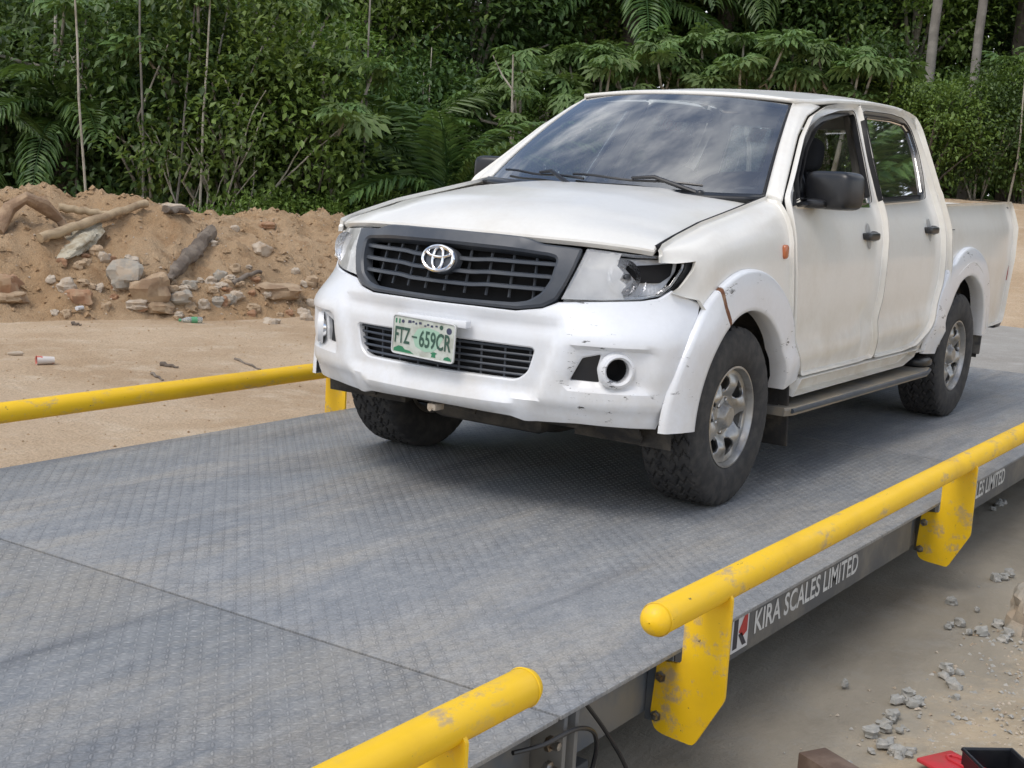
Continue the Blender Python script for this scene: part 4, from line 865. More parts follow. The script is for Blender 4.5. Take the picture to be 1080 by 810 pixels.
# ---------------- cabin
u = MB(); u.sq((-.62, 0, 1.06), (.30, .70, .13), .4, 28, 14); u.build('dashboard', M['dash'], truck)
u = MB(); u.sq((-.72, .36, 1.17), (.12, .17, .05), .6, 16, 10); u.build('instrument_hood', M['dash'], truck)
sw = MB(); Ts = Matrix.Translation((-.98, .37, 1.10)) @ Matrix.Rotation(R(62), 4, 'Y'); sw.tube([Ts @ Vector((.185*math.cos(2*math.pi*i/32), .185*math.sin(2*math.pi*i/32), 0)) for i in range(33)], .015, 8, False)
for a in (0, 120, 240): sw.tube([Ts @ Vector((.05*math.cos(R(a)), .05*math.sin(R(a)), -.02)), Ts @ Vector((.18*math.cos(R(a)), .18*math.sin(R(a)), 0))], .014, 8)
sw.sq(Ts @ Vector((0, 0, -.02)), (.05, .07, .06), .7, 14, 10); sw.build('steering_wheel', M['black'], truck)
for y in (.37, -.37):
    u = MB(); u.sq((-1.25, y, .80), (.26, .25, .09), .5, 20, 12); st = u.build('seat', M['cloth'], truck)
    u = MB(); u.sq((-1.53, y, 1.07), (.075, .235, .30), .5, 20, 14, Matrix.Rotation(R(-14), 4, 'Y')); u.build('seat_back', M['cloth'], st)
    u = MB(); u.sq((-1.63, y, 1.45), (.05, .125, .090), .55, 18, 12, Matrix.Rotation(R(-10), 4, 'Y')); u.tube([(-1.60, y-.05, 1.32), (-1.62, y-.05, 1.42)], .007, 6); u.tube([(-1.60, y+.05, 1.32), (-1.62, y+.05, 1.42)], .007, 6); u.build('headrest', M['cloth'], st)
u = MB(); u.sq((-2.25, 0, .80), (.22, .66, .09), .4, 24, 12); rs = u.build('rear_bench', M['cloth'], truck)
u = MB(); u.sq((-2.53, 0, 1.08), (.07, .64, .28), .4, 24, 12, Matrix.Rotation(R(-12), 4, 'Y')); u.build('bench_back', M['cloth'], rs)
for s in (1, -1):
    u = MB(); u.box((-1.60, min(s*.74, s*.785), .55), (-.60, max(s*.74, s*.785), 1.17), .02); u.build('door_lining', M['cream'], truck)
    u = MB(); u.box((-2.50, min(s*.74, s*.785), .60), (-1.66, max(s*.74, s*.785), 1.18), .02); u.build('door_lining', M['cream'], truck)
    u = MB(); u.tube([(-1.63, s*.735, 1.18), (-1.70, s*.655, 1.42), (-1.77, s*.56, 1.67)], .035, 8); u.build('inner_pillar', M['cream'], truck)
u = MB(); u.sq((-1.12, 0, 1.60), (.015, .12, .035), .5, 14, 10); u.build('interior_mirror', M['black'], truck)
M['sticker'] = mk('sticker_white', (.62, .60, .55), .6, col2=(.45, .12, .10), scale=16, lo=.5, hi=.52); M['stickerdark'] = mk('sticker_dark', (.06, .05, .03), .6)
def sidept(x, z, o): return (x, -(float(side_y(np.array([x]), np.array([z]))[0])+o), z)
mobj('window_sticker', [sidept(-1.98, 1.55, -.026), sidept(-2.22, 1.55, -.026), sidept(-2.22, 1.64, -.026), sidept(-1.98, 1.64, -.026)], [(0, 1, 2, 3)], M['sticker'], truck)
# ---------------- wheels
def tyre_mesh():
    nA = 432; prof = [(.104, .204), (.113, .212), (.122, .235), (.1265, .262), (.1255, .290), (.122, .315), (.119, .334), (.113, .348), (.105, .3585)]
    tread = list(np.linspace(.098, -.098, 43)); V = []; per = 2*math.pi/36
    rows = [(y, r, 0) for y, r in prof]+[(y, .3655-.003*(y/.096)**4, 1) for y in tread]+[(-y, r, 0) for y, r in prof[::-1]]
    def tri(q): q = q % 1.; return abs(q-.5)*4-1
    for y, r, tr in rows:
        for k in range(nA):
            th = 2*math.pi*k/nA; g = 0.
            if tr:
                zg = .0085*tri(th/per)
                for c0_ in (-.034, .034):
                    if abs(y-c0_-zg) < .0055: g = .0085
                ph = (th/per+.30*tri(y/.045+.25)+(.5 if abs(y-zg) < .034 else 0)) % 1.
                if ph < .22: g = max(g, .0075)
            elif .33 < r and y > 0 or (.33 < r and y < 0):
                ph = (th/per+abs(y)*22) % 1.
                if ph < .30: g = .0055 if r > .34 else .003
            elif r > .30: g = .0015*(1 if (th/per*.5) % 1. < .5 else 0)
            if 0.248 < r < .256: g = -.0012
            rr = r-g; V.append((rr*math.sin(th), y, rr*math.cos(th)))
    m = len(rows); F = [(i*nA+k, i*nA+(k+1) % nA, (i+1)*nA+(k+1) % nA, (i+1)*nA+k) for i in range(m-1) for k in range(nA)]
    return V, [q[::-1] for q in F]
wheels = []
hubm = MB(); hubm.lathe([(.0005, .0), (.15, .0), (.165, -.02), (.165, -.09), (.0005, -.09)], 28, Matrix.Rotation(R(-90), 4, 'X'))
wh0 = hubm.build('wheel', M['void'], truck, keep=False)
tv, tf = tyre_mesh(); ty0 = mobj('tyre', tv, tf, M['rubber'], wh0, 28, keep=False)
prof_r = np.array([0, .038, .046, .052, .078, .090, .105, .135, .155, .172, .190]); prof_y = np.array([.104, .104, .098, .074, .066, .070, .086, .094, .092, .086, .088])
def m_rim(a, b_):
    r = np.hypot(a, b_); th = np.arctan2(b_, a); sp = np.cos(6*th)
    y = np.interp(r, prof_r, prof_y)+.012*sp*np.exp(-((r-.128)/.03)**2); return np.stack([a, y, b_], 1)
holes_ = []
for k in range(6):
    a = R(60*k+30); c_, s_ = math.cos(a), math.sin(a)
    q = [(.100, -.014), (.100, .014), (.122, .032), (.152, .041), (.168, .028), (.168, -.028), (.152, -.041), (.122, -.032)]
    holes_.append(rounded([(u_*c_-v_*s_, u_*s_+v_*c_) for u_, v_ in q], .010, 3))
rim0 = panel('rim', circ((0, 0), .190, 60), m_rim, M['silver'], wh0, holes=holes_, h=.010, thick=.014, lip=.003, outsign=-1); rim0.matrix_parent_inverse = Matrix.Identity(4)
br0 = MB(); br0.lathe([(.206, .106), (.207, .112), (.199, .113), (.194, .104), (.190, .082), (.182, .060), (.178, -.09), (.206, -.106)], 60, Matrix.Rotation(R(-90), 4, 'X')); brl0 = br0.build('rim_barrel', M['silver'], wh0, keep=False)
nuts = []
for k in range(6):
    nt = MB(); a = R(60*k); nt.lathe([(.010, .058), (.010, .074), (.006, .078), (.0005, .078)], 6, Matrix.Rotation(R(-90), 4, 'X') @ Matrix.Translation((.066*math.cos(a), .066*math.sin(a), 0)))
    nuts.append(nt.build('wheel_nut', M['steel'], wh0, keep=False))
spots = [(0, .742, 0, 17), (0, -.742, 180, 40), (-3.085, .742, 0, 50), (-3.085, -.742, 180, 5)]
Tinv = Matrix.Translation(truck.location).inverted()
for i, (x, y, rz, sp) in enumerate(spots):
    if i == 0: w, kids = wh0, []
    else:
        w = wh0.copy(); COL.objects.link(w); w.parent = truck
        for ch in [ty0, rim0, brl0]+nuts:
            c_ = ch.copy(); COL.objects.link(c_); c_.parent = w; c_.matrix_parent_inverse = Matrix.Identity(4)
    w.matrix_parent_inverse = Tinv; w.location = (x, y, .3625); w.rotation_euler = (0, R(sp), R(rz))
# ================================================================== things lying about
def terr(x, y): return max(ground_z(x, y), mound_h(x, y)-.02) if y < -5 else ground_z(x, y)
def lie(px, py):                          # where a sight line from the photographer's spot meets the soil
    d_ = fw+rt*(px-540)/1438.92-up*(py-405)/1438.92; t_ = 4.
    while t_ < 40:
        p = CAM+d_*t_
        if p[2] <= terr(p[0], p[1]): break
        t_ += .02
    return p
def rock(name, c_, half, mat, seed, rz=0., wob=.35, nu=14, nv=9, e=.75, tilt=0.):
    b_ = MB(); b_.sq((0, 0, 0), half, e, nu, nv, Matrix.Rotation(tilt, 4, 'X'), wob*1.25, seed, 1.15); b_.rug(min(half)*.28, .55/min(half), seed); o = b_.build(name, mat, None, 24)
    o.location = c_; o.rotation_euler = (0, 0, rz); return o
def prock(px, py, w, h_, mat, label, seed, cat='rock', name='boulder', group=None, wob=.32, tilt=0., e=.72):
    p = lie(px, py); r = np.linalg.norm(p-CAM)/1438.92; hw, hh = w*r/2, h_*r/2
    o = rock(name, (p[0], p[1], terr(p[0], p[1])+hh*.08), (hw*1.05, hw*.85, hh*1.05), mat, seed, R(-34), wob, 18, 11, e, tilt); return tag(o, label, cat, group)
prock(131, 296, 36, 30, M['stone_grey'], 'large blue-grey boulder leaning on the soil mound', 1.3, e=.85, tilt=.35)
prock(158, 312, 36, 30, M['stone_tan'], 'rounded brown boulder right of the blue-grey one', 4.1)
prock(144, 322, 22, 10, M['stone_pale'], 'flat pale stone in front of the brown boulder', 7.7, name='stone')
prock(168, 326, 26, 12, M['stone_tan'], 'low brown stone at the foot of the brown boulder', 5.7, name='stone')
prock(140, 279, 14, 8, M['stone_pale'], 'small cream stone perched on the blue-grey boulder', 9.7, name='stone')
prock(6, 304, 28, 24, M['stone_red'], 'orange-brown rock at the left edge of the photo', 2.9, name='rock')
prock(10, 314, 30, 12, M['stone_tan'], 'low tan rock under the orange-brown rock at left', 12.9, name='rock')
prock(69, 304, 18, 14, M['stone_pale'], 'pale rounded stone below the dirty sack', 3.3, name='stone')
prock(84, 314, 26, 14, M['stone_red'], 'reddish clod in the dark soil at the mound foot', 8.3, name='clod')
prock(54, 298, 9, 8, M['stone_pale'], 'small white stone left of the pale rounded stone', 6.2, name='stone')
prock(277, 266, 19, 12, M['stone_pale'], 'pale flat stone halfway up the right part of the mound', 2.2, name='stone')
prock(232, 291, 13, 9, M['stone_grey'], 'grey stone on the slope above the rubble', 10.2, name='stone')
prock(292, 308, 44, 16, M['stone_tan'], 'long tan slab of hard soil near the bumper', 14.2, name='slab', e=.6)
prock(287, 341, 16, 9, M['stone_pale'], 'pale stone on the flat ground left of the bumper', 15.2, name='stone')
prock(322, 337, 12, 13, M['stone_pale'], 'upright pale stone just left of the bumper corner', 16.2, name='stone')
prock(312, 288, 8, 7, M['stone_pale'], 'white pebble between slab and bumper', 17.2, name='stone')
prock(190, 315, 22, 14, M['stone_grey'], 'grey broken stone at the lower end of the dead trunk', 18.2, name='stone')
prock(182, 222, 22, 8, M['stone_pale'], 'white broken block lying on the mound crest', 19.2, name='block', e=.5)
prock(248, 242, 9, 7, M['stone_pale'], 'white chip right of the dead trunk top', 20.2, name='stone')
prock(282, 239, 16, 8, M['stone_red'], 'dark reddish clod on the right shoulder of the mound', 21.2, name='clod')
rs_ = random.Random(5)
for i in range(70):                        # rubble along the foot
    px = rs_.uniform(165, 245) if i < 26 else rs_.choice((rs_.uniform(60, 125), rs_.uniform(235, 330), rs_.uniform(20, 330)))
    py = rs_.uniform(296, 334) if i < 55 else rs_.uniform(255, 300)
    w = rs_.uniform(6, 13); m_ = rs_.choice(('stone_pale', 'stone_tan', 'stone_tan', 'stone_red')) if i >= 26 else rs_.choice(('stone_pale', 'stone_pale', 'stone_grey', 'stone_tan'))
    lab = {'stone_pale': 'small pale stone among the rubble at the mound foot', 'stone_tan': 'small tan clod among the rubble at the mound foot', 'stone_grey': 'small grey stone among the rubble at the mound foot', 'stone_red': 'small reddish clod among the rubble at the mound foot'}[m_]
    prock(px, py, w, w*rs_.uniform(.6, .95), M[m_], lab, i*1.7+3, name='stone', group={'stone_pale': 'pale rubble stones', 'stone_tan': 'tan clods', 'stone_grey': 'grey rubble stones', 'stone_red': 'reddish clods'}[m_], wob=.45)
# countless crumbs over mound and ground
def crumbs(name, pts, size, mat, lab):
    V = []; F = []
    T0 = [(1, 0, -.4), (-.5, .87, -.4), (-.5, -.87, -.4), (0, 0, .8), (.6, .5, .3)]
    T1 = [(0, 2, 1), (0, 4, 3), (0, 1, 4), (1, 3, 4), (1, 2, 3), (2, 0, 3)]
    for (x, y, z) in pts:
        s = min(size*1.5, size*random.lognormvariate(0, .5)); a = random.uniform(0, 6.28); c_, s_ = math.cos(a), math.sin(a); k = len(V)
        for p in T0:
            q = [p[0]*random.uniform(.7, 1.3), p[1]*random.uniform(.7, 1.3), p[2]*random.uniform(.6, 1.1)]; V.append((x+s*(q[0]*c_-q[1]*s_), y+s*(q[0]*s_+q[1]*c_), z+s*q[2]*.8))
        F += [tuple(k+i for i in f) for f in T1]
    return tag(mobj(name, V, F, mat, smooth=False), lab, kind='stuff')
P = []
while len(P) < 5000:
    x, y = random.uniform(-12, .5), random.uniform(-10.5, -6.2)
    if mound_h(x, y) > GZ+.03: P.append((x, y, mound_h(x, y)-.018))
crumbs('soil_clods', [(q[0], q[1], q[2]-.008) for q in P[:2400]], .040, M['mound'], 'lumpy clods of soil all over the mound'); crumbs('soil_crumbs', P[2400:3600], .018, M['mound'], 'loose soil crumbs over the mound'); crumbs('pale_chips', P[3600:], .013, M['stone_pale'], 'pale stone chips scattered over the mound')
P = [(x, y, ground_z(x, y)+.002) for x, y in ((random.uniform(-12, 3), random.uniform(-7.8, -1.9)) for _ in range(1500))]; crumbs('dirt_crumbs', P, .009, M['mound'], 'crumbs of soil over the bare dirt')
P = []
while len(P) < 5200:
    x, y = random.uniform(-4, 2.5), random.uniform(1.65, 3.0); k = 1.98+.06*max(0, -x)+.25*fbm(x, y, 2.2, 3, 5.)
    if random.random() < float(smoothstep(k-.30, k+.15, y))+.03: P.append((x, y, GZ+.016+(.03+.03*fbm(x, y, 1.9, 4, 7.)+.022*fbm(x, y, 7., 3, 2.))*float(smoothstep(k-.1, k+.35, y))))
crumbs('gravel', P[:3400], .0055, M['stone_pale'], 'fine gravel on the soil beside the concrete'); crumbs('grey_gravel', P[3400:], .0080, M['rubble'], 'grey chippings along the edge of the concrete')
gcl = [(1030, 655, 30, 26), (1052, 665, 22, 14), (940, 772, 26, 20), (938, 795, 22, 8), (1000, 710, 10, 22), (1062, 605, 18, 8), (955, 740, 14, 10), (1042, 535, 24, 14)]
def lie2(px, py):
    d_ = fw+rt*(px-540)/1438.92-up*(py-405)/1438.92; t_ = (GZ+.02-CAM[2])/d_[2]; return CAM+d_*t_
k = 0
for (px, py, sx_, sy_) in gcl:
    for i in range(9 if px < 1040 else 6):
        q = lie2(px+rs_.gauss(0, sx_*.55), py+rs_.gauss(0, sy_*.5)); s = rs_.uniform(.010, .024)
        o = rock('rubble_stone', (q[0], q[1], GZ+.018+s*.5), (s*1.15, s*.9, s*.75), M['rubble'], k*2.3+1, rs_.uniform(0, 6), .5, 10, 7, .7); tag(o, 'small grey lump of rubble on the ground beside the concrete', 'stone', 'grey rubble lumps'); k += 1
q = lie2(1078, 662); tag(rock('boulder', (q[0], q[1]+.03, GZ+.07), (.11, .09, .12), M['stone_grey'], 33., .3, .3, 18, 12), 'upright grey rock cut by the right edge of the photo', 'rock')
q = lie2(891, 724); tag(rock('stone', (q[0], q[1], GZ+.03), (.015, .012, .012), M['rubble'], 5., .3, .4, 10, 7), 'single grey stone alone on the concrete', 'stone')
# ---- timber on the mound
def log(name, a, b_, r0, r1, mat, label, cat, sag=0., n=14, knots=True, lift=.06):
    A, B_ = lie(*a), lie(*b_); A[2] = terr(A[0], A[1])+lift; B_[2] = terr(B_[0], B_[1])+lift; P = []; rad = []
    zt = max(max(terr(*(A+(B_-A)*k/n)[:2])-(A+(B_-A)*k/n)[2] for k in range(n+1))+r0*.6, 0) if lift else 0
    for k in range(n+1):
        u_ = k/n; q = A+(B_-A)*u_; q[2] += zt*.75+sag*math.sin(math.pi*u_)+.008*math.sin(k*2.1); P.append(q); rad.append((r0+(r1-r0)*u_)*(1.13 if knots and k % 4 == 2 else 1))
    m_ = MB(); m_.tube(P, rad, 12)
    if not knots and r0 > .04: m_.rug(r0*.9, 2.2/r0*.14, a[0])
    return tag(m_.build(name, mat), label, cat)
log('bamboo_pole', (42, 260), (154, 221), .050, .040, M['wood'], 'long pale bamboo pole lying aslant over the mound', 'pole')
log('bamboo_pole', (62, 226), (118, 233), .040, .034, M['wood'], 'shorter bamboo pole on the crest behind the long one', 'pole')
log('dead_trunk', (176, 304), (222, 250), .05, .085, M['greywood'], 'dark rotten trunk half buried in the mound slope', 'trunk', 0., 40, False, -.02)
log('driftwood', (174, 231), (198, 230), .050, .040, M['greywood'], 'short grey stump of wood near the mound crest', 'log', 0, 8, False, .03)
log('stick', (245, 305), (275, 296), .030, .020, M['greywood'], 'thin dark stick on the slope above the tan slab', 'stick', .02, 8, False, .01)
log('stick', (256, 218), (270, 219), .030, .024, M['greywood'], 'stub of dark branch on the right crest', 'stick', .0, 6, False, .02)
r0 = [lie(-6, 252), lie(10, 240), lie(26, 236), lie(46, 236), lie(62, 242), lie(72, 247)]; hgt = [.06, .20, .26, .18, .08, -.04]
m_ = MB(); m_.tube([Vector((p[0], p[1], terr(p[0], p[1])+h_)) for p, h_ in zip(r0, hgt)], [.075, .07, .065, .06, .05, .035], 12); m_.tube([Vector((r0[3][0], r0[3][1], terr(r0[3][0], r0[3][1])+.22)), Vector((r0[4][0]+.1, r0[4][1]-.1, terr(r0[4][0], r0[4][1])+.20)), Vector((r0[5][0]+.05, r0[5][1]-.1, terr(r0[5][0], r0[5][1])+.10))], [.05, .035, .015], 8)
m_.rug(.04, 6., 2.); tag(m_.build('tree_root', M['rootwood']), 'arched torn tree root at the left end of the mound', 'root')
# sack
A, B_ = lie(68, 274), lie(100, 243); cdir = Vector(B_-A); Ls = cdir.length; m_ = MB(); T = Matrix.Translation(Vector((A+B_)/2)+Vector((0, 0, .05))) @ cdir.to_track_quat('X', 'Z').to_matrix().to_4x4()
m_.sq((0, 0, 0), (Ls*.54, .15, .06), .85, 26, 16, T, .45, 3.7, 1.6); m_.v = [tuple(p) for p in m_.v]
M['sack'] = mk('dirty_sack', (.47, .43, .33), .9, col2=(.31, .255, .17), scale=9, bump=.8, bscale=24, bdist=.03); tag(m_.build('sack', M['sack'], None, 60), 'dirty pale sack lying on the mound under the bamboo pole', 'sack')
# litter
def lyer(name, px, py, prof, mat, label, cat, rz, parts=()):
    p = lie(px, py); r_ = max(q[0] for q in prof); t_ = empty(name, (p[0], p[1], terr(p[0], p[1])+r_*.9), label, cat, rz=rz)
    T = Matrix.Rotation(R(90), 4, 'Y'); b_ = MB(); b_.lathe(prof, 18, T); b_.build('body', mat, t_, keep=False)
    for nm, pr, mt in parts: b_ = MB(); b_.lathe(pr, 18, T); b_.build(nm, mt, t_, keep=False)
M['pet'] = glass('pet_plastic', (.75, .85, .80), .08, .25); M['cupwhite'] = mk('litter_white', (.62, .58, .54), .6, col2=(.55, .16, .12), scale=9, lo=.5, hi=.54); M['label_g'] = mk('bottle_label', (.10, .32, .16), .6)
lyer('plastic_bottle', 213, 341, [(.0005, 0), (.030, .0), (.034, .01), (.034, .13), (.030, .16), (.013, .195), (.013, .215)], M['pet'], 'clear plastic bottle lying at the foot of the mound', 'bottle', R(-30), (('cap', [(.015, .208), (.015, .228), (.0005, .228)], M['label_g']), ('wrapper', [(.0346, .05), (.0348, .06), (.0348, .10), (.0346, .11)], M['label_g'])))
lyer('paper_cup', 57, 385, [(.0005, .0), (.026, .0), (.030, .06), (.036, .13), (.038, .132), (.034, .13), (.024, .004)], M['cupwhite'], 'crumpled white and red cup lying on the bare dirt', 'cup', R(-25))
lyer('plastic_wrapper', 25, 375, [(.0005, .0), (.016, .01), (.018, .06), (.010, .12), (.0005, .125)], M['stone_pale'], 'small pale wrapper on the dirt left of the cup', 'litter', R(-30))
lyer('cigarette_box', 87, 327, [(.0005, 0), (.020, .0), (.021, .05), (.020, .09), (.0005, .092)], M['logowhite'], 'small white carton lying in dark soil below the boulders', 'litter', R(15))
for (a, b_, lab) in (((170, 386), (188, 389), 'black scrap of bark on the open dirt'), ((248, 380), (275, 391), 'thin twig on the dirt left of the bumper'), ((160, 395), (172, 402), 'short bent twig on the dirt above the far rail'), ((76, 343), (86, 344), 'dark chip of wood on the dirt in front of the mound')):
    log('twig', a, b_, .012 if 'twig' in lab else .022, .006, M['greywood'], lab, 'twig', 0, 6, False, .008)
# ---- odds and ends at the lower right corner
p = lie2(882, 834); b_ = MB(); T = Matrix.Translation((p[0], p[1], GZ+.02)) @ Matrix.Rotation(R(62), 4, 'Z')
b_.box((-.115, -.05, 0), (.10, .05, .075), .004, T); M['brownwood'] = mk('brown_wood_block', (.115, .075, .055), .7, col2=(.17, .12, .09), scale=12, bump=.3, bscale=40); tag(b_.build('wood_block', M['brownwood']), 'dark brown block on the concrete at the bottom edge', 'block')
p = lie2(1008, 818); T = Matrix.Translation((p[0], p[1], GZ+.055)) @ Matrix.Rotation(R(64), 4, 'Z'); t_ = empty('red_lid', (p[0], p[1], GZ+.04), 'red plastic lid lying on gravel beside the black box', 'lid'); M['redplastic'] = mk('red_plastic', (.52, .035, .045), .4, col2=(.40, .05, .05), scale=9); b_ = MB(); b_.box((-.075, -.09, -.008), (.085, .055, .006), .006, T); b_.build('panel', M['redplastic'], t_)
b_ = MB(); P = [T @ Vector((a, c_, .008)) for a, c_ in ((.05, -.01), (-.02, -.01), (-.04, .0), (-.04, .02), (-.02, .03), (.05, .03))]; b_.tube(P, .005, 8); b_.build('raised_rib', M['redplastic'], t_)
p = lie2(1054, 838); T = Matrix.Translation((p[0], p[1], GZ+.03)) @ Matrix.Rotation(R(40), 4, 'Z'); t_ = empty('black_box', (p[0], p[1], GZ+.03), 'open black plastic box in the bottom right corner', 'box'); b_ = MB()
for lo_, hi_ in (((-.10, -.075, 0), (.10, .075, .006)), ((-.10, -.075, .0062), (-.093, .075, .08)), ((.093, -.075, .0062), (.10, .075, .08)), ((-.0928, -.075, .0062), (.0928, -.068, .08)), ((-.0928, .068, .0062), (.0928, .075, .08))): b_.box(lo_, hi_, 0, T)
b_.build('shell', M['black'], t_, smooth=False); b_ = MB(); b_.tube([T @ Vector(q) for q in ((-.1, -.075, .081), (.1, -.075, .081), (.1, .075, .081), (-.1, .075, .081), (-.1, -.075, .081))], .006, 6); b_.build('rim', M['black'], t_)
# ================================================================== vegetation
def leaves_mesh(name, C, U, Nn, ln, wd, tone, mat):
    """many folded diamond leaves: base points C, along U, facing Nn"""
    n = len(C); U = U/np.linalg.norm(U, axis=1)[:, None]; S = np.cross(Nn, U); S /= np.linalg.norm(S, axis=1)[:, None]+1e-9; Nn = np.cross(U, S)
    ln = ln[:, None]; wd = wd[:, None]
    A = C; B_ = C+U*ln*.45+S*wd*.5+Nn*wd*.12; D = C+U*ln*.45-S*wd*.5+Nn*wd*.12; T = C+U*ln-Nn*ln*.16
    V = np.stack([A, B_, T, D], 1).reshape(-1, 3); idx = np.arange(n)*4
    L_ = np.stack([idx, idx+1, idx+2, idx, idx+2, idx+3], 1).reshape(-1)
    me = bpy.data.meshes.new(name); me.vertices.add(4*n); me.vertices.foreach_set('co', V.astype(np.float32).ravel()); me.loops.add(6*n); me.loops.foreach_set('vertex_index', L_.astype(np.int32)); me.polygons.add(2*n)
    me.polygons.foreach_set('loop_start', (np.arange(2*n)*3).astype(np.int32)); at = me.attributes.new('tone', 'FLOAT', 'POINT'); at.data.foreach_set('value', np.repeat(tone, 4).astype(np.float32)); me.materials.append(mat); me.update(calc_edges=True); return me
def rdir(n, upb=.0):
    v = RNG.normal(size=(n, 3)); v[:, 2] += upb; return v/np.linalg.norm(v, axis=1)[:, None]
def crown_mesh(name, n, rx, rz, zc, clumps, ls, mat, spread=.30, seed=0, droop=.5):
    d_ = rdir(clumps, .25); rr = RNG.uniform(.35, 1.0, clumps)**.6; lump = np.array([1+.28*noise.noise(Vector(q)*1.7+Vector((seed, 0, 0))) for q in d_])
    cc = d_*(rr*lump)[:, None]*np.array([rx, rx, rz])+np.array([0, 0, zc]); cc[:, 2] = np.maximum(cc[:, 2], .25)
    k = RNG.integers(0, clumps, n); csz = RNG.uniform(.6, 1.4, clumps)*spread; off = RNG.normal(size=(n, 3))*csz[k][:, None]*np.array([1, 1, .6]); C = cc[k]+off; C[:, 2] = np.maximum(C[:, 2], .05)
    out = C-np.array([0, 0, zc*.8]); out /= np.linalg.norm(out, axis=1)[:, None]+1e-6
    U = out*.7+rdir(n)*.8; U[:, 2] -= droop*RNG.uniform(0, 1, n); Nn = out*.35+np.array([0, 0, .9])+rdir(n)*.55
    ln = ls*RNG.uniform(.6, 1.35, n); ct = RNG.uniform(0, .85, clumps); tone = np.clip(ct[k]*.55+RNG.uniform(0, .5, n), 0, .85)+(RNG.uniform(size=n) < .03)*.15
    return leaves_mesh(name, C, U, Nn, ln, ln*RNG.uniform(.42, .62, n), tone, mat), cc
def stems_mesh(name, tips, mat, r0=.03, k=9, base=(0, 0, 0)):
    b_ = MB(); ts = sorted(tips, key=lambda q: -q[2])
    for i in range(min(k, len(ts))):
        q = ts[i*max(1, len(ts)//k) % len(ts)]; a = np.array(base)+np.array([random.uniform(-.15, .15), random.uniform(-.15, .15), -.05]); m_ = a*.45+q*.55+np.array([random.uniform(-.25, .25), random.uniform(-.25, .25), .25]); b_.tube([a, (a+m_)/2+np.array([random.uniform(-.08, .08), random.uniform(-.08, .08), .1]), m_, q], [r0, r0*.8, r0*.55, r0*.25], 6)
    me = bpy.data.meshes.new(name); me.from_pydata([tuple(map(float, p)) for p in b_.v], [], b_.f); me.materials.append(mat); me.polygons.foreach_set('use_smooth', [True]*len(me.polygons)); return me
def put(name, me, parent, loc=(0, 0, 0), rot=(0, 0, 0), sc=1.):
    o = bpy.data.objects.new(name, me); COL.objects.link(o); o.parent = parent; o.location = loc; o.rotation_euler = rot; o.scale = (sc, sc, sc) if not isinstance(sc, tuple) else sc; return o
# prototypes
shr = []
for i, (n, rx, rz, zc, cl_, ls, mt) in enumerate(((7200, 1.25, 1.25, 1.45, 80, .100, 'leaf'), (7200, 1.15, 1.5, 1.7, 85, .088, 'leaf'), (5200, 1.35, 1.2, 1.4, 60, .135, 'leafdark'), (7000, 1.2, 1.5, 1.7, 80, .105, 'leafdark'), (4600, 1.0, .75, .85, 50, .095, 'leaf'))):
    cm, cc = crown_mesh('foliage', n, rx, rz, zc, cl_, ls, M[mt], .24, i*3.1); shr.append((cm, stems_mesh('stems', cc, M['bark' if i % 2 else 'barkdark'], .028, 9)))
tre = []
for i, (n, rx, rz, zc, cl_, ls, mt) in enumerate(((13000, 2.0, 2.2, 4.6, 120, .15, 'leafdark'), (13000, 1.8, 2.4, 4.4, 130, .13, 'leaf'))):
    cm, cc = crown_mesh('crown', n, rx, rz, zc, cl_, ls, M[mt], .34, 20+i*3.1)
    b_ = MB(); b_.tube([(0, 0, -.2), (.05, .03, 1.2), (-.04, .08, 2.6), (.06, 0, 4.4)], [.13, .11, .09, .04], 8)
    for q in cc[::14]: b_.tube([(0, 0, 2.2+.3*random.random()), (q[0]*.5, q[1]*.5, (q[2]+2.8)/2), q], [.05, .035, .012], 6)
    tm = bpy.data.meshes.new('trunk'); tm.from_pydata([tuple(map(float, p)) for p in b_.v], [], b_.f); tm.materials.append(M['bark']); tre.append((cm, tm))
def umb_leaf(seed):
    rg = np.random.default_rng(seed); n = 12; C = []; U = []; Nn = []; ln = []; wd = []
    for k in range(n):
        a = 2*math.pi*k/n+rg.uniform(-.08, .08); u_ = np.array([math.cos(a), math.sin(a), -.22+rg.uniform(-.12, .08)]); l_ = (.33+.06*math.cos(a))*rg.uniform(.85, 1.1)
        for (t0, t1, w0) in ((.03, .62, .62), (.40, 1.0, 1.0)):
            C.append(u_*l_*t0-np.array([0, 0, .10*l_*t0**2*3])); v_ = u_.copy(); v_[2] -= .5*t0; U.append(v_); Nn.append([.15*math.cos(a), .15*math.sin(a), 1]); ln.append(l_*(t1-t0)*1.1); wd.append(l_*.30*w0)
    return leaves_mesh('leaf', np.array(C), np.array(U), np.array(Nn, float), np.array(ln), np.array(wd), rg.uniform(.1, .85, len(C)), M['umbrella'])
ul = [umb_leaf(s) for s in range(4)]
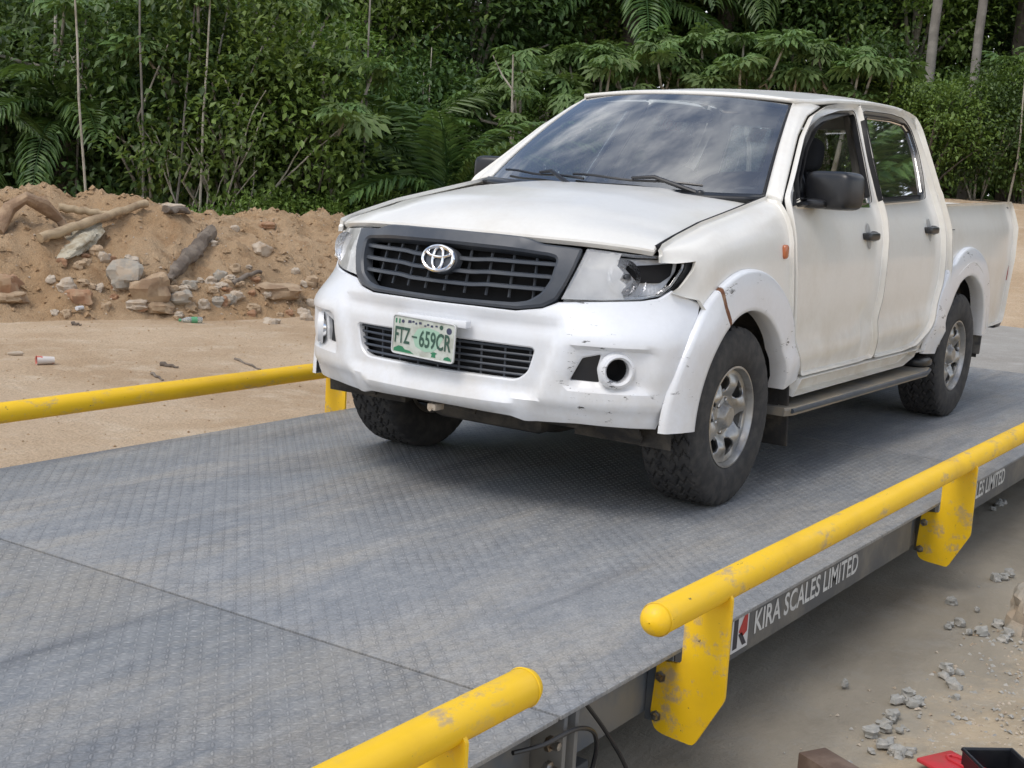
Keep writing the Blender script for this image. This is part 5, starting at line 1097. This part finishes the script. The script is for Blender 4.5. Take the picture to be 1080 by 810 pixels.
def frond_mesh(seed, L_=2.4, arch=.9, leaf=.62):
    rg = np.random.default_rng(seed); n = 46; t_ = np.linspace(.0, 1, 30); x = L_*(t_-.12*arch*t_**2); z = L_*arch*(.75*t_-.95*t_**2); P = np.stack([x, 0*x, z], 1)
    C = []; U = []; Nn = []; ln = []; wd = []
    for k in range(n):
        u_ = .14+.86*k/(n-1); i = min(28, int(u_*29)); p = P[i]+(P[i+1]-P[i])*(u_*29-i); tg = P[i+1]-P[i]; tg /= np.linalg.norm(tg); nn = np.cross(tg, [0, 1, 0]); nn = -nn if nn[2] < 0 else nn; l_ = leaf*(math.sin(math.pi*(.12+.80*u_))**.7)*rg.uniform(.85, 1.1)
        for s in (-1, 1):
            v_ = tg*rg.uniform(.45, .75)+np.array([0, s, 0])*.85+nn*rg.uniform(.0, .35); v_ /= np.linalg.norm(v_); C.append(p); U.append(v_); Nn.append(nn+.2*np.array([0, s, 0])); ln.append(l_*.62); wd.append(.045)
            w_ = v_.copy(); w_[2] -= .75; C.append(p+v_*l_*.42); U.append(w_); Nn.append(nn+np.array([0, s*.6, 0])); ln.append(l_*.62); wd.append(.05)
    me = leaves_mesh('frond', np.array(C), np.array(U), np.array(Nn), np.array(ln), np.array(wd), rg.uniform(.1, .8, len(C)), M['palm'])
    b_ = MB(); b_.tube([tuple(p) for p in P[::4]]+[tuple(P[-1])], [.026*(1-.85*k/8) for k in range(len(P[::4])+1)], 5)
    bm = bmesh.new(); bm.from_mesh(me); k0 = len(bm.verts); vs = [bm.verts.new(p) for p in b_.v]
    for f in b_.f: bm.faces.new([vs[i] for i in f])
    bm.to_mesh(me); bm.free(); return me
fr_ = [frond_mesh(1), frond_mesh(2, 2.4, 1.15, .55), frond_mesh(3, 2.4, .65, .66)]
def shrub(px, r, proto, sc, label, rz=None, dz=0., name='shrub', group='shrubs at the forest edge'):
    x, y = polar(px, r); e_ = empty(name, (x, y, ground_z(x, y)+dz), label, 'shrub', group, random.uniform(0, 6.28), sc); put('foliage', shr[proto][0], e_); put('stems', shr[proto][1], e_)
def tree(px, r, proto, sc, label, group='trees of the forest'):
    x, y = polar(px, r); e_ = empty('broadleaf_tree', (x, y, ground_z(x, y)), label, 'tree', group, random.uniform(0, 6.28), sc); put('crown', tre[proto][0], e_); put('trunk', tre[proto][1], e_)
def umbrella(px, r, h_, label, n=5, ls=1., group='umbrella trees with palmate leaves', lean=.0):
    x, y = polar(px, r); e_ = empty('umbrella_tree', (x, y, ground_z(x, y)), label, 'tree', group, random.uniform(0, 6.28))
    b_ = MB(); top = np.array([random.uniform(-.25, .25), random.uniform(-.25, .25), h_*.62]); b_.tube([(0, 0, -.2), top*.5+np.array([.06, -.05, 0]), top], [.055, .045, .035], 7); tips = [np.array([top[0]*1.1, top[1]*1.1, h_*.98])]
    for k in range(n):
        a = 6.28*k/n+random.uniform(-.4, .4); q = random.uniform(.5, 1.15)*h_*.26+.25; tips.append(np.array([top[0]+q*math.cos(a), top[1]+q*math.sin(a), h_*random.uniform(.72, .99)]))
    for q in tips: m_ = (top+q)/2+np.array([(q[0]-top[0])*.22, (q[1]-top[1])*.22, -.12]); b_.tube([top*.96, m_, q], [.032, .026, .02], 6)
    tm = bpy.data.meshes.new('trunk'); tm.from_pydata([tuple(map(float, p)) for p in b_.v], [], b_.f); tm.materials.append(M['bark']); tm.polygons.foreach_set('use_smooth', [True]*len(tm.polygons)); put('trunk', tm, e_)
    for q in tips:
        for k in range(13):
            a = 6.28*k/13+random.uniform(-.4, .4); l_ = random.uniform(.18, .42)*ls; el = random.uniform(-.25, .75); p = q+np.array([l_*math.cos(a)*math.cos(el), l_*math.sin(a)*math.cos(el), l_*math.sin(el)])
            put('leaf', random.choice(ul), e_, tuple(p), (random.uniform(-.35, .35)+.35*math.sin(a)*-1, .35*math.cos(a)+random.uniform(-.3, .3), a+random.uniform(-.3, .3)), ls*random.uniform(.8, 1.25))
def palm(px, r, hz, fl, n, label, up_=.5, group='oil palms', rec=None):
    x, y = polar(px, r) if rec is None else rec; e_ = empty('oil_palm', (x, y, ground_z(x, y)), label, 'palm', group, random.uniform(0, 6.28))
    b_ = MB(); b_.tube([(0, 0, -.3)]+[(.02*math.sin(k*2), .02*math.cos(k*3), hz*k/8) for k in range(1, 9)], [.20]+[(.17+.03*(k % 2)) for k in range(1, 9)], 9); tm = bpy.data.meshes.new('trunk'); tm.from_pydata([tuple(map(float, p)) for p in b_.v], [], b_.f); tm.materials.append(M['barkdark']); put('trunk', tm, e_)
    for k in range(n):
        a = k*2.39996+random.uniform(-.2, .2); el = up_*(1-1.5*k/n)+random.uniform(-.12, .12); put('frond', random.choice(fr_), e_, (0, 0, hz), (0, -el, a), fl/2.4*random.uniform(.85, 1.1))
def sapling(px, r, h_, label, lean=(0, 0), leafs=4, rad=.022, mat='bark', nm='sapling', zb=None):
    x, y = polar(px, r); e_ = empty(nm, (x, y, ground_z(x, y)), label, 'tree', 'thin pale stems'); P = [(lean[0]*k/6+.04*math.sin(k*1.7+px), lean[1]*k/6+.04*math.cos(k*1.3+px), -.2+(h_+.2)*k/6) for k in range(7)]; b_ = MB(); b_.tube(P, [rad*(1-.08*k) for k in range(7)], 6)
    tips = [np.array(P[-1])]
    for k in (3, 4, 5)[:leafs]:
        a = random.uniform(0, 6.28); q = np.array(P[k])+np.array([.5*math.cos(a), .5*math.sin(a), .55]); b_.tube([P[k], (np.array(P[k])+q)/2+np.array([0, 0, -.05]), q], [rad*.6, rad*.5, rad*.3], 5); tips.append(q)
    tm = bpy.data.meshes.new('trunk'); tm.from_pydata([tuple(map(float, p)) for p in b_.v], [], b_.f); tm.materials.append(M[mat]); put('trunk', tm, e_)
    for q in tips[:leafs]:
        for k in range(5): a = random.uniform(0, 6.28); put('leaf', random.choice(ul), e_, tuple(q+np.array([.22*math.cos(a), .22*math.sin(a), random.uniform(-.05, .15)])), (random.uniform(-.5, .5), random.uniform(-.5, .5), a), random.uniform(.6, .95))
# ---- left half, near the mound
palm(62, 22.2, 1.5, 2.4, 16, 'dark oil palm drooping behind the left end of the mound', .6)
palm(462, 20.6, .45, 2.3, 20, 'young bright green oil palm with upright fronds left of the hood', 1.25)
palm(405, 23.5, 1.2, 2.4, 16, 'oil palm with arching fronds behind the young bright one', .8)
palm(510, 24., .8, 2.3, 14, 'oil palm behind the far side mirror', .9)
palm(-75, 22.0, 1.2, 2.2, 14, 'oil palm cut by the left edge of the photo', .7)
for a in ((232, 20.6, 1, 1.25, 'leafy branching shrub in the middle above the bamboo pole'), (300, 20.8, 0, 1.2, 'dense green shrub above the right part of the mound'), (160, 21.2, 3, 1.25, 'dark leafy shrub right of the left oil palm'), (20, 23.0, 2, 1.1, 'broad-leaved dark shrub at the far left'), (110, 23.2, 2, 1.1, 'tall dark shrub between palm and leafy shrubs'),
          (365, 22.4, 3, .9, 'dark shrub above the right end of the mound'), (268, 19.2, 4, .62, 'low bright weed bush right behind the mound crest'), (212, 19.0, 4, .50, 'small bright weed bush behind the dead trunk'), (330, 19.4, 4, .60, 'low bright bush just left of the hood'), (150, 18.8, 4, .45, 'small green weed tuft behind the bamboo pole end'),
          (380, 20.0, 4, .70, 'low dark bush beside the hood corner'), (560, 24.5, 1, .75, 'green shrub behind the windscreen base on the far side'), (640, 25., 0, .7, 'green shrub behind the cab roof front'), (200, 24.2, 3, 1.25, 'tall dark shrub behind the leafy branching one'), (300, 24.6, 1, 1.3, 'tall green shrub behind the dense one'), (430, 25.5, 3, 1.15, 'tall dark shrub above the young palm'), (40, 25., 3, 1.3, 'tall dark shrub filling the left edge')):
    shrub(*a)
# ---- right half, beyond the cab
for a in ((905, 26.0, 1, .72, 'light green shrub right of the rear door window'), (955, 25.4, 0, .78, 'bushy shrub over the front of the load bed'), (1012, 26.0, 3, .72, 'dark glossy shrub above the middle of the load bed'), (1064, 26.2, 1, .82, 'green shrub above the tail of the pickup'), (1112, 26.2, 2, .85, 'dark shrub cut by the right edge of the photo'), (978, 29.0, 2, .92, 'tall dark shrub behind the load bed shrubs'), (1046, 29.3, 0, .95, 'tall green shrub at the right below the bright sky gap'), (890, 28.8, 3, 1.0, 'dark shrub behind the rear roof edge'), (820, 26.5, 1, .65, 'green shrub behind the roof middle'), (740, 26.2, 3, .62, 'dark shrub behind the windscreen top'), (690, 26., 1, .66, 'pale green shrub behind the windscreen')):
    shrub(*a)
for a in ((185, 21.0, 3.9, 'tall umbrella tree at the top left over the branching shrub'), (345, 20.4, 2.9, 'umbrella tree with big drooping leaves left of the young palm'), (250, 22.4, 4.2, 'umbrella tree reaching the top edge left of centre'), (45, 23., 4.2, 'umbrella tree high over the left oil palm'), (575, 25.6, 3.0, 'umbrella tree left of the roof, first of the pale row'), (615, 25.2, 3.05, 'umbrella tree above the top left windscreen corner'), (655, 25.8, 3.15, 'umbrella tree above the left part of the windscreen'), (695, 25.3, 2.95, 'umbrella tree above the windscreen middle'), (735, 25.8, 3.0, 'umbrella tree above the right part of the windscreen'), (775, 25.4, 2.85, 'umbrella tree above the roof front'), (815, 25.9, 2.8, 'umbrella tree above the middle of the roof'), (855, 25.5, 2.45, 'umbrella tree above the front door'), (895, 26.0, 2.3, 'umbrella tree above the rear door, last of the pale row'), (1068, 28.0, 2.9, 'umbrella tree at the right edge with yellowish leaves'), (545, 24.5, 3.0, 'umbrella tree beside the lone pale sapling')):
    umbrella(*a, n=7 if 560 < a[0] < 1000 else 5, ls=.78)
sapling(524, 22.0, 3.0, 'lone thin pale sapling with yellow-green top above the far mirror', (.12, .05), 3, .026)
for a in ((85, 20.0, 4.4, 'thin pale stem rising left of the bamboo pole'), (66, 21.6, 4.4, 'thin grey stem beside the left palm'), (172, 19.9, 4.2, 'pale stem behind the dark leafy shrub'), (198, 19.6, 4.2, 'pale stem behind the branching shrub'), (146, 20.2, 4.6, 'slim stem slanting left of centre'), (372, 20.5, 5.0, 'slim upright stem above the right end of the mound'), (1046, 25.6, 2.6, 'thin pale stem among the right-hand shrubs'), (776, 25.0, 2.2, 'thin stem in the pale row over the roof')):
    sapling(*a, lean=(random.uniform(-.5, .5), random.uniform(-.3, .3)), leafs=0, rad=.021, mat='bark' if a[0] in (85, 198, 1046) else 'barkgrey')
# bare forked branches inside the branching shrub
x, y = polar(212, 19.8); e_ = empty('forked_bush', (x, y, ground_z(x, y)), 'bare forked pale branches in front of the leafy shrub', 'shrub'); b_ = MB(); rb = random.Random(4)
def fork(p, d_, l_, r_, n):
    P = [p]; q = np.array(p)
    for k in range(5): d_ = d_+np.array([rb.uniform(-.16, .16), rb.uniform(-.16, .16), rb.uniform(-.06, .10)]); d_ /= np.linalg.norm(d_); q = q+d_*l_/5; P.append(q.copy())
    b_.tube(P, [r_*(1-.10*k) for k in range(6)], 6)
    if n:
        for k in (2, 4, 5): fork(P[k], d_+np.array([rh[0], rh[1], 0])*rb.uniform(-.9, .9)+np.array([0, 0, rb.uniform(-.1, .4)]), l_*rb.uniform(.5, .75), r_*.58, n-1)
for dx in (-.75, -.1, .35, 1.1): fork(np.array([rh[0]*dx*.12, rh[1]*dx*.12, -.1]), np.array([rh[0]*dx*.75, rh[1]*dx*.75, 1.]), rb.uniform(1.3, 1.8), .021, 1)
b_.build('branches', M['bark'], e_, keep=False)
# ---- behind: tall trees, palms, trunks, forest mass
for a in ((-40, 27, 0, 1.15, 'tall dark tree behind the left edge'), (90, 28, 1, 1.1, 'tall tree behind the left oil palm'), (240, 28.5, 0, 1.15, 'tall dark tree at the top left of centre'), (370, 27.5, 1, 1.05, 'tall tree behind the right end of the mound'), (480, 28.5, 0, 1.1, 'tall dark tree behind the young palm'), (600, 31, 1, 1.1, 'tree behind the pale row left of the roof'), (720, 32, 0, 1.1, 'dark tree behind the pale row over the windscreen'), (850, 32, 0, 1.05, 'dark tree behind the pale row over the roof'), (930, 31, 1, 1., 'tree behind the rear roof edge'), (1000, 33, 0, .75, 'dark tree between the two tall trunks'), (1190, 30, 1, 1., 'tree beyond the right edge of the photo')):
    tree(*a)
palm(640, 29.5, 4.2, 3.2, 16, 'tall oil palm crown at the top edge above the windscreen', .7); palm(735, 31, 4.6, 3.2, 16, 'tall oil palm crown at the top edge above the roof front', .7); palm(1040, 31.5, 5.2, 2.4, 12, 'tall oil palm hanging into the bright sky gap at top right', .5); palm(905, 31.5, 5.0, 3., 15, 'tall oil palm at the top edge above the rear door', .6)
for (px, r, lab, rad) in ((950, 27.0, 'tall grey tree trunk rising behind the rear roof corner', .09), (996, 27.2, 'tall pale tree trunk above the load bed', .085)):
    x, y = polar(px, r); e_ = empty('tall_trunk', (x, y, ground_z(x, y)), lab, 'tree', 'tall bare trunks'); b_ = MB(); b_.tube([(0, 0, -.3), (.05, 0, 3), (0, .06, 6), (.1, 0, 11)], [rad*1.15, rad, rad*.92, rad*.7], 12); b_.build('trunk', M['barkgrey'], e_, keep=False)
    cm_, _ = crown_mesh('crown', 2600, 2.2, 1.4, 11.5, 50, .26, M['leafdark'], .4, px); put('crown', cm_, e_)
def mass(name, n, a0, a1, r0, r1, top, ls, mat, lab):
    th = R(1)*RNG.uniform(a0, a1, n); r = RNG.uniform(r0, r1, n); x = CAM[0]+r*np.cos(th); y = CAM[1]+r*np.sin(th); hgt = np.array([top*(.80+.34*noise.noise(Vector((q*9., 1.7, 3)))+.12*noise.noise(Vector((q*31., 4.7, 1)))) for q in th])
    dg = np.degrees(th); hgt *= 1-.50*np.exp(-((dg+167.5)/1.5)**2); z = RNG.uniform(0, 1, n)**.85*hgt+.2
    C = np.stack([x, y, z], 1); cl_ = np.array([noise.noise(Vector(q)*.9) for q in C]); C += (rdir(n)*.25); Nn = rdir(n)*.6+np.array([0, 0, .8])-np.stack([np.cos(th), np.sin(th), 0*th], 1)*.4; U = rdir(n)+np.array([0, 0, -.5])
    ln = ls*RNG.uniform(.6, 1.4, n); return tag(put(name, leaves_mesh(name, C, U, Nn, ln, ln*.5, np.clip(.4+cl_*.7+RNG.uniform(-.2, .2, n), 0, .85), M[mat]), None), lab, kind='stuff')
mass('forest', 150000, -205, -108, 32, 39, 9.5, .32, 'leafdark', 'dense dark forest mass closing the view behind the shrubs')
mass('undergrowth', 20000, -157, -118, 20.5, 30., .9, .13, 'leafdark', 'tangled low undergrowth beneath the shrubs')
# a few palms standing out of view to the right, seen only as reflections in the side glass
palm(0, 0, 4.7, 3.2, 20, 'tall oil palm beyond the right edge mirrored in the side glass', .7, 'oil palms', (-20.5, 4.6)); palm(0, 0, 3.8, 3.0, 20, 'second oil palm beyond the right edge mirrored in the side glass', .7, 'oil palms', (-18., 5.8)); palm(0, 0, 3.9, 3.0, 18, 'third oil palm beyond the right edge mirrored in the side glass', .7, 'oil palms', (-24., 3.2))
print('tris', sum(sum(len(p.vertices)-2 for p in me.polygons) for me in bpy.data.meshes))
